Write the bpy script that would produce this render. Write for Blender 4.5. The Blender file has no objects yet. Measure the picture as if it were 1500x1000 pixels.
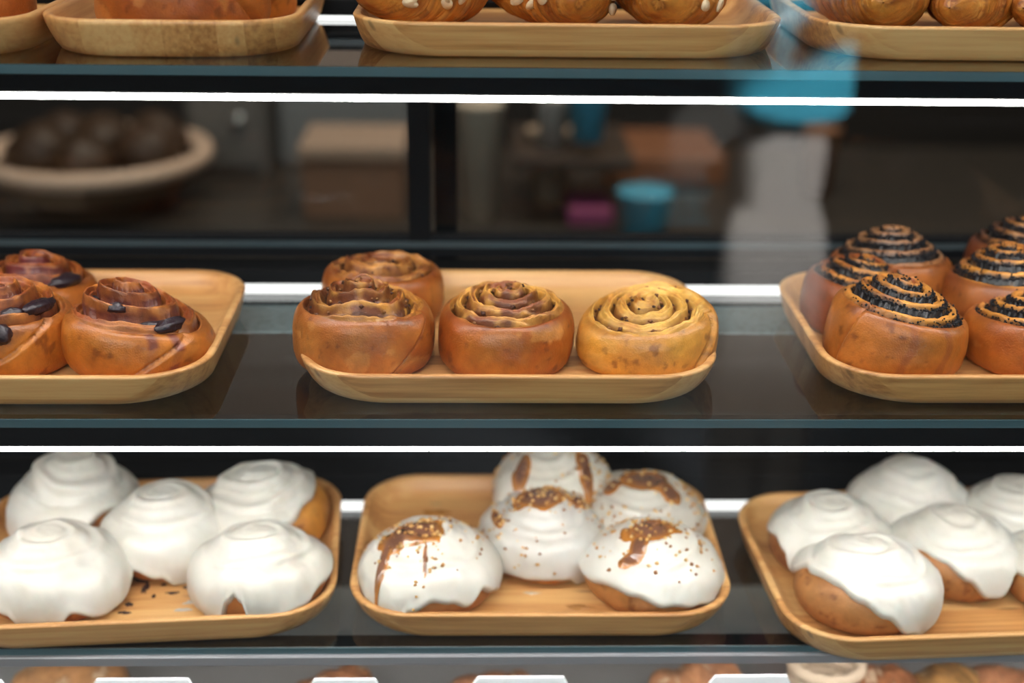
import bpy, math, random
import numpy as np
from mathutils import Vector, Matrix

sc = bpy.context.scene
C = sc.collection
PI = math.pi
def R_(d): return math.radians(d)

# ------------------------------------------------------------------ camera
F_PX = 1893.6
PITCH, YAW, ROLL = R_(22.49), R_(1.709), R_(0.784)
CAM_Z = 1.30
cam_d = bpy.data.cameras.new('camera'); cam = bpy.data.objects.new('camera', cam_d); C.objects.link(cam)
cam_d.sensor_fit = 'HORIZONTAL'; cam_d.sensor_width = 36.0
cam_d.lens = F_PX / 1500 * 36.0
cam_d.clip_start = 0.01; cam_d.clip_end = 60
cam_d.dof.use_dof = True; cam_d.dof.focus_distance = 0.815; cam_d.dof.aperture_fstop = 2.5
cam.matrix_world = (Matrix.Translation((0, 0, CAM_Z)) @ Matrix.Rotation(-YAW, 4, 'Z')
                    @ Matrix.Rotation(PI/2 - PITCH, 4, 'X') @ Matrix.Rotation(ROLL, 4, 'Z'))
sc.camera = cam
MW = np.array(cam.matrix_world)[:3, :3]
def ray(u, v):
    return MW @ np.array([(u-750)/F_PX, -(v-500)/F_PX, -1.0])
def at_y(u, v, y):                      # point where the sight line crosses a depth plane
    r = ray(u, v); k = y / r[1]; return Vector((r[0]*k, y, CAM_Z + r[2]*k))
def at_z(u, v, z):
    r = ray(u, v); k = (z-CAM_Z) / r[2]; return Vector((r[0]*k, r[1]*k, z))
def x_at(u, y, z):                      # x for image column u at a given depth and height
    lo, hi = -3.0, 3.0
    Mi = MW.T
    for _ in range(40):
        m = (lo+hi)/2; q = Mi @ np.array([m, y, z-CAM_Z])
        if 750 + F_PX*q[0]/(-q[2]) < u: lo = m
        else: hi = m
    return (lo+hi)/2

# ------------------------------------------------------------------ render look, world, lights
sc.view_settings.view_transform = 'Standard'; sc.view_settings.look = 'None'
sc.view_settings.gamma = 1.0; sc.view_settings.use_curve_mapping = False
sc.view_settings.exposure = 0.0
sc.cycles.use_denoising = True
sc.cycles.max_bounces = 9; sc.cycles.transparent_max_bounces = 16
sc.cycles.diffuse_bounces = 3; sc.cycles.glossy_bounces = 4; sc.cycles.transmission_bounces = 4
sc.cycles.caustics_reflective = False; sc.cycles.caustics_refractive = False
sc.cycles.sample_clamp_indirect = 3.0
w = bpy.data.worlds.new('world'); sc.world = w; w.use_nodes = True
w.node_tree.nodes['Background'].inputs[0].default_value = (0.60, 0.75, 1.0, 1)
w.node_tree.nodes['Background'].inputs[1].default_value = 0.04
def area(name, loc, target, sx, sy, power, col):
    d = bpy.data.lights.new(name, 'AREA'); d.shape = 'RECTANGLE'; d.size = sx; d.size_y = sy
    d.energy = power; d.color = col
    o = bpy.data.objects.new(name, d); C.objects.link(o); o.location = loc
    o.rotation_euler = (Vector(target)-Vector(loc)).to_track_quat('-Z', 'Y').to_euler(); return o
def spot(name, loc, target, power, ang, col, blend=.5, rad=.08):
    d = bpy.data.lights.new(name, 'SPOT'); d.energy = power; d.spot_size = R_(ang); d.spot_blend = blend
    d.color = col; d.shadow_soft_size = rad
    o = bpy.data.objects.new(name, d); C.objects.link(o); o.location = loc
    o.rotation_euler = (Vector(target)-Vector(loc)).to_track_quat('-Z', 'Y').to_euler(); return o
area('front_fill_light', (-0.6, -1.6, 2.5), (0, .8, .95), 2.2, 1.4, 62, (1.0, 0.97, 0.93))  # added fill from the shop side, lights the pastry fronts
area('kitchen_fill_light', (0.2, 1.35, 2.7), (0.1, 2.2, .9), 1.6, .6, 42, (1.0, 0.86, 0.70))  # added lamp, front-lights the things behind the case
spot('person_fill_spot', (0.62, 0.78, 2.0), (0.42, -0.36, 1.04), 1250, 27, (1, .98, .95), .7)  # added lamp, brightens the person so the mirror image shows
LED = 40.0

# ------------------------------------------------------------------ noise helpers
def _h(ix, iy, iz, s):
    n = (ix*73856093) ^ (iy*19349663) ^ (iz*83492791) ^ (s*2654435761 & 0x7fffffff)
    n = (n ^ (n >> 13)) * 1274126177 & 0x7fffffff
    n = (n ^ (n >> 16)) * 668265263 & 0x7fffffff
    return (n & 0xffff) / 32767.5 - 1.0
def n3(x, y, z, s=0):
    x, y, z = np.broadcast_arrays(x, y, z)
    ix, iy, iz = [np.floor(a).astype(np.int64) for a in (x, y, z)]
    fx, fy, fz = x-ix, y-iy, z-iz
    fx, fy, fz = [a*a*(3-2*a) for a in (fx, fy, fz)]
    o = 0
    for dx in (0, 1):
        for dy in (0, 1):
            for dz in (0, 1):
                o = o + _h(ix+dx, iy+dy, iz+dz, s)*(fx if dx else 1-fx)*(fy if dy else 1-fy)*(fz if dz else 1-fz)
    return o
def fbm(x, y, z, s=0, o=3):
    a, t = 1.0, 0
    for k in range(o): t = t + a*n3(x*2**k, y*2**k, z*2**k, s+k*17); a *= .5
    return t
def sst(a, b, x): t = np.clip((x-a)/(b-a), 0, 1); return t*t*(3-2*t)
def mixc(a, b, t): return a*(1-t[..., None]) + np.array(b)*t[..., None]

# ------------------------------------------------------------------ mesh helpers
def link(name, me, m, parent=None, loc=None):
    o = bpy.data.objects.new(name, me)
    if m is not None and len(me.materials) == 0: me.materials.append(m)
    C.objects.link(o)
    if parent is not None: o.parent = parent
    if loc is not None: o.location = loc
    return o
def mesh(name, V, Fc, col=None, smooth=True):
    me = bpy.data.meshes.new(name)
    V = np.asarray(V, dtype=np.float32).reshape(-1, 3)
    if isinstance(Fc, np.ndarray):
        n, k = Fc.shape
        me.vertices.add(len(V)); me.vertices.foreach_set('co', V.ravel())
        me.loops.add(n*k); me.loops.foreach_set('vertex_index', Fc.astype(np.int32).ravel())
        me.polygons.add(n); me.polygons.foreach_set('loop_start', np.arange(0, n*k, k, dtype=np.int32))
        me.polygons.foreach_set('loop_total', np.full(n, k, dtype=np.int32))
        me.update(calc_edges=True); me.validate()
    else:
        me.from_pydata(V.tolist(), [], Fc)
    if col is not None:
        a = me.color_attributes.new('col', 'FLOAT_COLOR', 'POINT')
        c4 = np.ones((len(V), 4), dtype=np.float32); c4[:, :3] = np.asarray(col).reshape(-1, 3)
        a.data.foreach_set('color', c4.ravel())
    if smooth: me.polygons.foreach_set('use_smooth', np.ones(len(me.polygons), dtype=bool))
    return me
def grid_faces(nr, nt, wrap=True, off=0):       # rows x around
    i = np.arange(nr-1)[:, None]; j = np.arange(nt if wrap else nt-1)[None, :]
    j2 = (j+1) % nt
    return (off + np.stack([i*nt+j, i*nt+j2, (i+1)*nt+j2, (i+1)*nt+j], -1)).reshape(-1, 4)
class MB:
    def __init__(s): s.v = []; s.f = []
    def add(s, V, Fc):
        o = len(s.v); s.v += [tuple(p) for p in V]; s.f += [tuple(i+o for i in f) for f in Fc]
    def box(s, x0, x1, y0, y1, z0, z1, b=0.0):
        if b <= 0:
            s.add([(x0,y0,z0),(x1,y0,z0),(x1,y1,z0),(x0,y1,z0),(x0,y0,z1),(x1,y0,z1),(x1,y1,z1),(x0,y1,z1)],
                  [(0,3,2,1),(4,5,6,7),(0,1,5,4),(1,2,6,5),(2,3,7,6),(3,0,4,7)])
        else:
            def ring(i, z): return [(x0+b*i[0],y0+b*i[1],z),(x1-b*i[0],y0+b*i[1],z),(x1-b*i[0],y1-b*i[1],z),(x0+b*i[0],y1-b*i[1],z)]
            V = ring((1,1),z0)+ring((0,0),z0+b)+ring((0,0),z1-b)+ring((1,1),z1)
            Fc = [(3,2,1,0),(12,13,14,15)]
            for k in range(3):
                for j in range(4): Fc.append((k*4+j, k*4+(j+1)%4, k*4+4+(j+1)%4, k*4+4+j))
            s.add(V, Fc)
        return s
    def lathe(s, prof, n=40, c=(0,0,0)):
        V = []; Fc = []
        for r, z in prof:
            for k in range(n):
                a = 2*PI*k/n; V.append((c[0]+r*math.cos(a), c[1]+r*math.sin(a), c[2]+z))
        for i in range(len(prof)-1):
            for k in range(n): Fc.append((i*n+k, i*n+(k+1)%n, (i+1)*n+(k+1)%n, (i+1)*n+k))
        if prof[0][0] > 1e-6: Fc.append(tuple(reversed(range(n))))
        if prof[-1][0] > 1e-6: Fc.append(tuple(range((len(prof)-1)*n, len(prof)*n)))
        s.add(V, Fc); return s
    def build(s, name, m, parent=None, loc=None, smooth=False):
        me = bpy.data.meshes.new(name); me.from_pydata(s.v, [], s.f); me.validate()
        if smooth: me.polygons.foreach_set('use_smooth', [True]*len(me.polygons))
        return link(name, me, m, parent, loc)
def tag(o, label=None, cat=None, group=None, kind=None):
    if label: o['label'] = label
    if cat: o['category'] = cat
    if group: o['group'] = group
    if kind: o['kind'] = kind
    return o
def empty(name, loc=(0,0,0), rz=0):
    o = bpy.data.objects.new(name, None); C.objects.link(o); o.location = loc
    o.rotation_euler = (0,0,rz); o.empty_display_size = .02; return o

# ------------------------------------------------------------------ materials
def mat(name):
    m = bpy.data.materials.new(name); m.use_nodes = True
    nt = m.node_tree; return m, nt, nt.nodes['Principled BSDF']
def nd(nt, t, **k):
    n = nt.nodes.new(t)
    for a, b in k.items():
        if a.startswith('i_'): n.inputs[a[2:].replace('_', ' ')].default_value = b
        else: setattr(n, a, b)
    return n
def plain(name, col, rough=.5, metal=0, bump=0, bscale=200, coat=0):
    m, nt, p = mat(name)
    p.inputs['Base Color'].default_value = (*col, 1); p.inputs['Roughness'].default_value = rough
    p.inputs['Metallic'].default_value = metal; p.inputs['Coat Weight'].default_value = coat
    tc = nd(nt, 'ShaderNodeTexCoord'); no = nd(nt, 'ShaderNodeTexNoise', i_Scale=bscale)
    nt.links.new(tc.outputs['Object'], no.inputs['Vector'])
    r = nd(nt, 'ShaderNodeMapRange'); r.inputs['To Min'].default_value = rough*.85; r.inputs['To Max'].default_value = min(1, rough*1.15)
    nt.links.new(no.outputs['Fac'], r.inputs['Value']); nt.links.new(r.outputs[0], p.inputs['Roughness'])
    if bump:
        b = nd(nt, 'ShaderNodeBump', i_Strength=bump, i_Distance=.001)
        nt.links.new(no.outputs['Fac'], b.inputs['Height']); nt.links.new(b.outputs[0], p.inputs['Normal'])
    return m
def emit(name, col, s):
    m = bpy.data.materials.new(name); m.use_nodes = True; nt = m.node_tree; nt.nodes.clear()
    e = nd(nt, 'ShaderNodeEmission'); e.inputs[0].default_value = (*col, 1); e.inputs[1].default_value = s
    o = nd(nt, 'ShaderNodeOutputMaterial'); nt.links.new(e.outputs[0], o.inputs[0]); return m
def pastry_mat(name, rough=.38, coat=.25, bump=.5, var=.35, sss=.0, bs=900):
    m, nt, p = mat(name); L = nt.links.new
    at = nd(nt, 'ShaderNodeVertexColor', layer_name='col')
    tc = nd(nt, 'ShaderNodeTexCoord')
    n1 = nd(nt, 'ShaderNodeTexNoise', i_Scale=90.0, i_Detail=6.0, i_Roughness=.65)
    n2 = nd(nt, 'ShaderNodeTexNoise', i_Scale=float(bs), i_Detail=4.0)
    L(tc.outputs['Object'], n1.inputs['Vector']); L(tc.outputs['Object'], n2.inputs['Vector'])
    mr = nd(nt, 'ShaderNodeMapRange'); mr.inputs['From Min'].default_value = .3; mr.inputs['From Max'].default_value = .7
    mr.inputs['To Min'].default_value = 1-var; mr.inputs['To Max'].default_value = 1+var
    L(n1.outputs['Fac'], mr.inputs['Value'])
    mx = nd(nt, 'ShaderNodeMix', data_type='RGBA', blend_type='MULTIPLY'); mx.inputs[0].default_value = 1
    L(at.outputs['Color'], mx.inputs[6]); L(mr.outputs[0], mx.inputs[7]); L(mx.outputs[2], p.inputs['Base Color'])
    r2 = nd(nt, 'ShaderNodeMapRange'); r2.inputs['To Min'].default_value = rough-.14; r2.inputs['To Max'].default_value = rough+.14
    L(n1.outputs['Fac'], r2.inputs['Value']); L(r2.outputs[0], p.inputs['Roughness'])
    p.inputs['Coat Weight'].default_value = coat; p.inputs['Coat Roughness'].default_value = .22
    b = nd(nt, 'ShaderNodeBump', i_Strength=bump, i_Distance=.0006); L(n2.outputs['Fac'], b.inputs['Height'])
    b2 = nd(nt, 'ShaderNodeBump', i_Strength=bump, i_Distance=.0012); L(n1.outputs['Fac'], b2.inputs['Height'])
    L(b.outputs[0], b2.inputs['Normal']); L(b2.outputs[0], p.inputs['Normal'])
    if sss:
        p.inputs['Subsurface Weight'].default_value = sss; p.inputs['Subsurface Radius'].default_value = (.006, .004, .003)
        p.inputs['Subsurface Scale'].default_value = 1.0
    return m
def glass_mat(name, tint, base, extra=1.0, rough=0.0):
    # thin architectural glass: clear transmission plus a Fresnel mirror on each face
    m = bpy.data.materials.new(name); m.use_nodes = True; nt = m.node_tree; nt.nodes.clear(); L = nt.links.new
    t = nd(nt, 'ShaderNodeBsdfTransparent'); t.inputs[0].default_value = (*tint, 1)
    g = nd(nt, 'ShaderNodeBsdfGlossy'); g.inputs['Roughness'].default_value = rough
    f = nd(nt, 'ShaderNodeFresnel', i_IOR=base)
    mu = nd(nt, 'ShaderNodeMath', operation='MULTIPLY', use_clamp=True); mu.inputs[1].default_value = extra
    ge = nd(nt, 'ShaderNodeNewGeometry'); fb = nd(nt, 'ShaderNodeMath', operation='SUBTRACT'); fb.inputs[0].default_value = 1.0
    L(ge.outputs['Backfacing'], fb.inputs[1]); fm = nd(nt, 'ShaderNodeMath', operation='MULTIPLY'); L(f.outputs[0], fm.inputs[0]); L(fb.outputs[0], fm.inputs[1])
    L(fm.outputs[0], mu.inputs[0])
    mx = nd(nt, 'ShaderNodeMixShader'); L(mu.outputs[0], mx.inputs[0]); L(t.outputs[0], mx.inputs[1]); L(g.outputs[0], mx.inputs[2])
    o = nd(nt, 'ShaderNodeOutputMaterial'); L(mx.outputs[0], o.inputs[0]); return m
def bamboo(name, tint=(1,1,1)):
    m, nt, p = mat(name); L = nt.links.new
    tc = nd(nt, 'ShaderNodeTexCoord'); oi = nd(nt, 'ShaderNodeObjectInfo')
    sep = nd(nt, 'ShaderNodeSeparateXYZ'); L(tc.outputs['Object'], sep.inputs[0])
    # laminated strips across the tray, every one a little different
    fl = nd(nt, 'ShaderNodeMath', operation='MULTIPLY'); fl.inputs[1].default_value = 62.0; L(sep.outputs['Y'], fl.inputs[0])
    fr = nd(nt, 'ShaderNodeMath', operation='FLOOR'); L(fl.outputs[0], fr.inputs[0])
    ad = nd(nt, 'ShaderNodeMath', operation='MULTIPLY_ADD'); ad.inputs[1].default_value = 37.0; L(oi.outputs['Random'], ad.inputs[0]); L(fr.outputs[0], ad.inputs[2])
    wn = nd(nt, 'ShaderNodeTexWhiteNoise', noise_dimensions='1D'); L(ad.outputs[0], wn.inputs['W'])
    mp = nd(nt, 'ShaderNodeMapping'); mp.inputs['Scale'].default_value = (9, 260, 260); L(tc.outputs['Object'], mp.inputs[0])
    of = nd(nt, 'ShaderNodeVectorMath', operation='ADD'); L(mp.outputs[0], of.inputs[0])
    cx = nd(nt, 'ShaderNodeCombineXYZ'); L(ad.outputs[0], cx.inputs[0]); L(cx.outputs[0], of.inputs[1])
    g = nd(nt, 'ShaderNodeTexNoise', i_Scale=1.0, i_Detail=5.0, i_Roughness=.6); L(of.outputs[0], g.inputs['Vector'])
    mp2 = nd(nt, 'ShaderNodeMapping'); mp2.inputs['Scale'].default_value = (14, 30, 60); L(tc.outputs['Object'], mp2.inputs[0])
    g2 = nd(nt, 'ShaderNodeTexNoise', i_Scale=1.0, i_Detail=3.0); L(mp2.outputs[0], g2.inputs['Vector'])
    cr = nd(nt, 'ShaderNodeValToRGB'); e = cr.color_ramp.elements
    e[0].position = .25; e[0].color = (.42*tint[0], .175*tint[1], .050*tint[2], 1)
    e[1].position = .75; e[1].color = (.82*tint[0], .475*tint[1], .185*tint[2], 1)
    q = e.new(.5); q.color = (.70*tint[0], .345*tint[1], .115*tint[2], 1)
    s1 = nd(nt, 'ShaderNodeMath', operation='MULTIPLY_ADD'); s1.inputs[1].default_value = .36; L(wn.outputs[0], s1.inputs[0])
    s0 = nd(nt, 'ShaderNodeMath', operation='MULTIPLY_ADD'); s0.inputs[1].default_value = .85; s0.inputs[2].default_value = -.20; L(g.outputs['Fac'], s0.inputs[0]); L(s0.outputs[0], s1.inputs[2])
    s2 = nd(nt, 'ShaderNodeMath', operation='MULTIPLY_ADD'); s2.inputs[1].default_value = .26; L(g2.outputs['Fac'], s2.inputs[0]); L(s1.outputs[0], s2.inputs[2])
    L(s2.outputs[0], cr.inputs[0])
    # bamboo nodes: short dark scars across single strips
    vm = nd(nt, 'ShaderNodeMapping'); vm.inputs['Scale'].default_value = (11, 62, 30); L(tc.outputs['Object'], vm.inputs[0])
    vo = nd(nt, 'ShaderNodeTexVoronoi', i_Scale=1.0); L(vm.outputs[0], vo.inputs['Vector'])
    vr = nd(nt, 'ShaderNodeMapRange'); vr.inputs['From Min'].default_value = .05; vr.inputs['From Max'].default_value = .13
    vr.inputs['To Min'].default_value = .55; vr.inputs['To Max'].default_value = 1; L(vo.outputs['Distance'], vr.inputs['Value'])
    mx = nd(nt, 'ShaderNodeMix', data_type='RGBA', blend_type='MULTIPLY'); mx.inputs[0].default_value = 1
    L(cr.outputs[0], mx.inputs[6]); L(vr.outputs[0], mx.inputs[7]); L(mx.outputs[2], p.inputs['Base Color'])
    p.inputs['Roughness'].default_value = .42; p.inputs['Coat Weight'].default_value = .12; p.inputs['Coat Roughness'].default_value = .3
    b = nd(nt, 'ShaderNodeBump', i_Strength=.25, i_Distance=.0005); L(g.outputs['Fac'], b.inputs['Height']); L(b.outputs[0], p.inputs['Normal'])
    return m
M = dict(
    bamboo=bamboo('bamboo'),
    dough=pastry_mat('baked_dough', rough=.40, coat=.35, var=.30),
    dough_dark=pastry_mat('baked_dough_glossy', rough=.38, coat=.18, var=.24),
    dough_matte=pastry_mat('baked_dough_matte', rough=.5, coat=.05, var=.22, bump=.35),
    icing=pastry_mat('white_icing', rough=.34, coat=.3, bump=.10, var=.035, sss=.25, bs=300),
    caramel=pastry_mat('caramel', rough=.2, coat=.9, bump=.1, var=.3),
    crumb=pastry_mat('crumb', rough=.6, coat=0, var=.3),
    berry=pastry_mat('berry', rough=.34, coat=.15, bump=.8, var=.4, bs=500),
    almond=pastry_mat('almond', rough=.5, coat=.1, bump=.2, var=.1),
    seed=plain('poppy_seed', (.007, .006, .009), .8),
    black=plain('black_aluminium', (.003, .0035, .0045), .6),
    blackm=plain('black_rail', (.006, .007, .009), .6),
    steel=plain('brushed_steel', (.42, .44, .45), .35, .9),
    grey=plain('grey_edge_trim', (.40, .40, .42), .4, .3),
    edge=plain('green_glass_edge', (.07, .13, .15), .2, 0),
    shelf=glass_mat('shelf_glass', (.80, .86, .86), 1.45, 1.9),
    pane=glass_mat('front_glass', (.97, .98, .98), 1.5, 2.6),
    bpane=glass_mat('rear_glass', (.80, .82, .82), 1.45, .8),
    led=emit('led_diffuser', (1.0, .965, .93), LED),
    rail_glow=emit('rear_rail_glow', (1.0, 1.0, .97), 1.6),
    card=plain('white_card', (.85, .88, .90), .5),
)

for k_b in ('black', 'blackm'): M[k_b].node_tree.nodes['Principled BSDF'].inputs['Specular IOR Level'].default_value = .12

# ------------------------------------------------------------------ levels of the case
Z_TOP, Z_MID, Z_BOT, Z_DECK = CAM_Z-.1418, CAM_Z-.3478, CAM_Z-.5287, CAM_Z-.655
Y_PANE = .700
XL, XR = -.62, .72

# ------------------------------------------------------------------ room shell
fl = MB().box(-4, 4, -5, 4, -.05, 0).build('floor', plain('floor_tile', (.05, .055, .062), .5)); tag(fl, kind='structure')
fw = MB().box(-4, 4, 2.9, 3.0, 0, 3).build('wall_back', plain('kitchen_wall', (.40, .31, .27), .7)); tag(fw, kind='structure')
cl = MB().box(-4, 4, -5, 3, 3, 3.05).build('ceiling', plain('ceiling_paint', (.35, .35, .35), .8)); tag(cl, kind='structure')
pl = MB().box(-3.9, 3.9, 2.86, 2.9, 0, 1.35, .004).build('added_dimming_panel', plain('dimming_panel', (.022, .018, .016), .6)); tag(pl, kind='structure')  # added dark panel, keeps the view into the kitchen dim
ww = MB().box(-4, 4, -5.1, -5, 0, 3).build('wall_front', plain('shop_wall', (.07, .07, .075), .8)); tag(ww, kind='structure')
for s, nm in ((-1, 'wall_left'), (1, 'wall_right')):
    tag(MB().box(min(4*s, 4.1*s), max(4*s, 4.1*s), -5, 3, 0, 3).build(nm, plain(nm+'_paint', (.07, .065, .06), .8)), kind='structure')

# ------------------------------------------------------------------ display case
case = empty('display_case', (0, .83, 0))
tag(case, 'black framed glass bakery display case with lit shelves holding all the trays', 'display case')
def cpart(mb, name, m, parent=case, smooth=False):
    o = mb.build(name, m, None, smooth=smooth)
    # children keep world placing: shift vertices by the parent's world position
    off = Vector((0, .83, 0)); o.data.transform(Matrix.Translation(-off)) if parent is case else None
    if parent is not case: o.data.transform(Matrix.Translation(-off))
    o.parent = parent
    return o
def glass_shelf(z, y0, y1, led=True, bar=True, hb=.0115, hl=.0033):
    s = cpart(MB().box(XL, XR, y0+.0008, y1, z-.0055, z), 'glass_shelf', M['shelf'])
    cpart(MB().box(XL, XR, y0, y0+.0008, z-.0058, z-.0003), 'glass_edge', M['edge'], s)
    if bar:
        cpart(MB().box(XL, XR, y0+.002, y0+.020, z-.006-hb, z-.0060, .0008), 'front_rail', M['black'], s)
        cpart(MB().box(XL, XR, y0+.0025, y0+.0105, z-.0062-hb-hl, z-.0062-hb), 'light_strip', M['led'], s)
    return s
sh_top = glass_shelf(Z_TOP, .7616, .9345, hb=.0112, hl=.0034)
sh_mid = glass_shelf(Z_MID, .7147, .9345, hb=.0142, hl=.0028)
sh_bot = glass_shelf(Z_BOT, .7330, .9200, bar=False)
cpart(MB().box(XL, XR, .7300, .7420, Z_BOT-.0125, Z_BOT-.0050, .0008), 'front_rail', M['grey'], sh_bot)
cpart(MB().box(XL, XR, .7420, .7560, Z_BOT-.0085, Z_BOT-.0056, .0006), 'front_rail', M['black'], sh_bot)  # added hidden bar, stops the strip shining up through the shelf
cpart(MB().box(XL, XR, .7440, .7520, Z_BOT-.0110, Z_BOT-.0085), 'light_strip', M['led'], sh_bot)
for s, z, y in ((sh_top, Z_TOP, .934), (sh_mid, Z_MID, .934), (sh_bot, Z_BOT, .917)):
    cpart(MB().box(XL, XR, y, y+.006, z+.0003, z+(.0028 if s is sh_top else .0060)), 'rear_glow_rail', M['rail_glow'], s)  # pale rear rail, its lit brightness put in as emission
# mottled band at the back of the middle shelf, a reflection painted in
m, nt, p = mat('painted_reflection'); p.inputs['Base Color'].default_value = (.34, .40, .43, 1); p.inputs['Roughness'].default_value = .5
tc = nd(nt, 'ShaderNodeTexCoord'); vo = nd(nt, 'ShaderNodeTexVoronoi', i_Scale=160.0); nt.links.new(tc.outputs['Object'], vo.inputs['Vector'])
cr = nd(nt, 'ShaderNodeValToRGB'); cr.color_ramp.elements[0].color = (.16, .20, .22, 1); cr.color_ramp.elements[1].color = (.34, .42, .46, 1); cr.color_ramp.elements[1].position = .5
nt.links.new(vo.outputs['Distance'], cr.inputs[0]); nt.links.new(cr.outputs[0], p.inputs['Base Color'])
cpart(MB().box(XL, XR, .872, .925, Z_MID-.0075, Z_MID-.0057), 'reflection_band', m, sh_mid)
# canopy with its own light over the top shelf, above the frame
cpart(MB().box(XL, XR, .735, .98, CAM_Z+.085, CAM_Z+.11), 'canopy', M['black'])
cpart(MB().box(XL, XR, .740, .748, CAM_Z+.081, CAM_Z+.085), 'light_strip', M['led'])
# front pane, its rear counterpart in a black frame, deck, ends
cpart(MB().box(XL, XR, Y_PANE-.003, Y_PANE+.003, Z_DECK-.02, CAM_Z+.11), 'front_glass', M['pane'])
cpart(MB().box(XL, XR, 1.002, 1.006, Z_DECK, CAM_Z+.08), 'rear_glass', M['bpane'])
pz = at_y(614, 250, .99).x
cpart(MB().box(pz-.0085, pz+.0085, .985, 1.000, Z_DECK, CAM_Z+.085, .001), 'rear_post', M['black'])
pz2 = at_y(652, 250, 1.01).x
cpart(MB().box(pz2-.0085, pz2+.0095, 1.007, 1.02, Z_DECK, CAM_Z+.085, .001), 'rear_post', M['blackm'])
for z in (Z_TOP, Z_MID, Z_BOT):
    cpart(MB().box(XL, XR, .955, .985, z-.020, z+.012, .001), 'rear_rail', M['black'])
    cpart(MB().box(XL, XR, .986, 1.0, z+.012, z+.030, .001), 'rear_rail', M['blackm'])
    cpart(MB().box(XL, XR, .984, .986, z+.021, z+.026), 'glass_edge', plain('smoked_edge', (.035, .055, .065), .3))
cpart(MB().box(XL-.02, XL, Y_PANE, 1.02, Z_DECK-.02, CAM_Z+.11), 'end_panel', M['black'])
cpart(MB().box(XR, XR+.02, Y_PANE, 1.02, Z_DECK-.02, CAM_Z+.11), 'end_panel', M['black'])
# cabinet under the deck and perforated steel deck
cpart(MB().box(XL-.02, XR+.02, Y_PANE-.01, 1.03, 0.0, Z_DECK-.022, .002), 'base_cabinet', M['black'])
m, nt, p = mat('perforated_steel'); p.inputs['Roughness'].default_value = .4; p.inputs['Metallic'].default_value = .3
tc = nd(nt, 'ShaderNodeTexCoord'); vo = nd(nt, 'ShaderNodeTexVoronoi', i_Scale=230.0, i_Randomness=0.0); nt.links.new(tc.outputs['Object'], vo.inputs['Vector'])
cr = nd(nt, 'ShaderNodeValToRGB'); cr.color_ramp.elements[0].color = (.02, .02, .02, 1); cr.color_ramp.elements[0].position = .3
cr.color_ramp.elements[1].color = (.30, .29, .29, 1); cr.color_ramp.elements[1].position = .4
nt.links.new(vo.outputs['Distance'], cr.inputs[0]); nt.links.new(cr.outputs[0], p.inputs['Base Color'])
cpart(MB().box(XL, XR, Y_PANE+.004, 1.0, Z_DECK-.020, Z_DECK), 'perforated_deck', m)

# ------------------------------------------------------------------ bamboo trays
def tray_mesh(W, D, r=.045, h=.0212, nc=14):
    # profile: (inset, z) from base centre out, up the flared side, over the rim, down inside
    prof = [(.030, 0), (.0068, 0), (.0052, .0008), (.0036, .0050), (.0022, .0105), (.0009, .0160), (.0002, .0190),
            (0.0, h-.0012), (.0008, h-.0002), (.0022, h), (.0042, h-.0002), (.0054, h-.0010), (.0066, h-.0035),
            (.0090, .0125), (.0130, .0082), (.0175, .0066), (.0230, .0062), (.036, .0061)]
    base = []
    for cx, cy, a0 in ((1, 1, 0), (-1, 1, 90), (-1, -1, 180), (1, -1, 270)):
        for k in range(nc+1):
            a = R_(a0 + 90*k/nc); base.append((cx*(W/2-r), cy*(D/2-r), math.cos(a), math.sin(a)))
    def ring(ins, z, ex=0):
        rr = r-ins+ex; return [(x-math.copysign(ex, x)+rr*c, y-math.copysign(ex, y)+rr*s, z) for x, y, c, s in base]
    V = []; n = len(base)
    for q, (i, z) in enumerate(prof): V += ring(i, z, (r*.33)*(1-z/h)**1.8 if q < 8 else 0)
    Fc = grid_faces(len(prof), n).tolist()
    Fc.append(tuple(reversed(range(n)))); Fc.append(tuple(range((len(prof)-1)*n, len(prof)*n)))
    me = bpy.data.meshes.new('bamboo_tray'); me.from_pydata(V, [], Fc); me.validate()
    me.polygons.foreach_set('use_smooth', [True]*len(me.polygons))
    return me
TM = tray_mesh(.270, .201); TM.materials.append(M['bamboo'])
TFLOOR = .0064
def tray(x, y0, z, rz, label, me=TM, D=.201):
    o = bpy.data.objects.new('bamboo_tray', me); C.objects.link(o)
    o.location = (x, y0+D/2, z+.0004); o.rotation_euler = (0, 0, R_(rz))
    tag(o, label, 'tray', 'bamboo serving trays on the shelves'); return o
t_ml = tray(-.168-.135, .7285, Z_MID, 0, 'bamboo tray of blueberry rolls at left on the middle shelf')
t_mc = tray(.0215, .7306, Z_MID, -.2, 'bamboo tray holding four cinnamon rolls in the centre of the middle shelf')
t_mr = tray(.2235+.135, .7315, Z_MID, 0, 'bamboo tray of poppy seed rolls at right on the middle shelf')
t_bl = tray(-.2370, .7325, Z_BOT, 4.0, 'crumb-stained bamboo tray of plain white iced buns at left of the bottom shelf')
t_bc = tray(.0463, .7392, Z_BOT, -.3, 'bamboo tray of caramel topped iced buns in the centre of the bottom shelf')
t_br = tray(.3410, .7135, Z_BOT, 3.0, 'bamboo tray of thinly iced brown buns at right of the bottom shelf')
t_tc = tray(.0572, .7881, Z_TOP, -.2, 'bamboo tray of almond croissants on the top shelf')
t_tr = tray(.3440, .7885, Z_TOP, 0, 'bamboo tray at the top right with croissants behind the blue reflection')
TM2 = tray_mesh(.212, .158, r=.040, h=.0225); TM2.materials.append(M['bamboo'])
t_tl = tray(x_at(262, .83, Z_TOP+.02), .7790, Z_TOP, 90, 'small bamboo tray set lengthwise with a dark glazed bun on the top shelf', TM2, .212)
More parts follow.
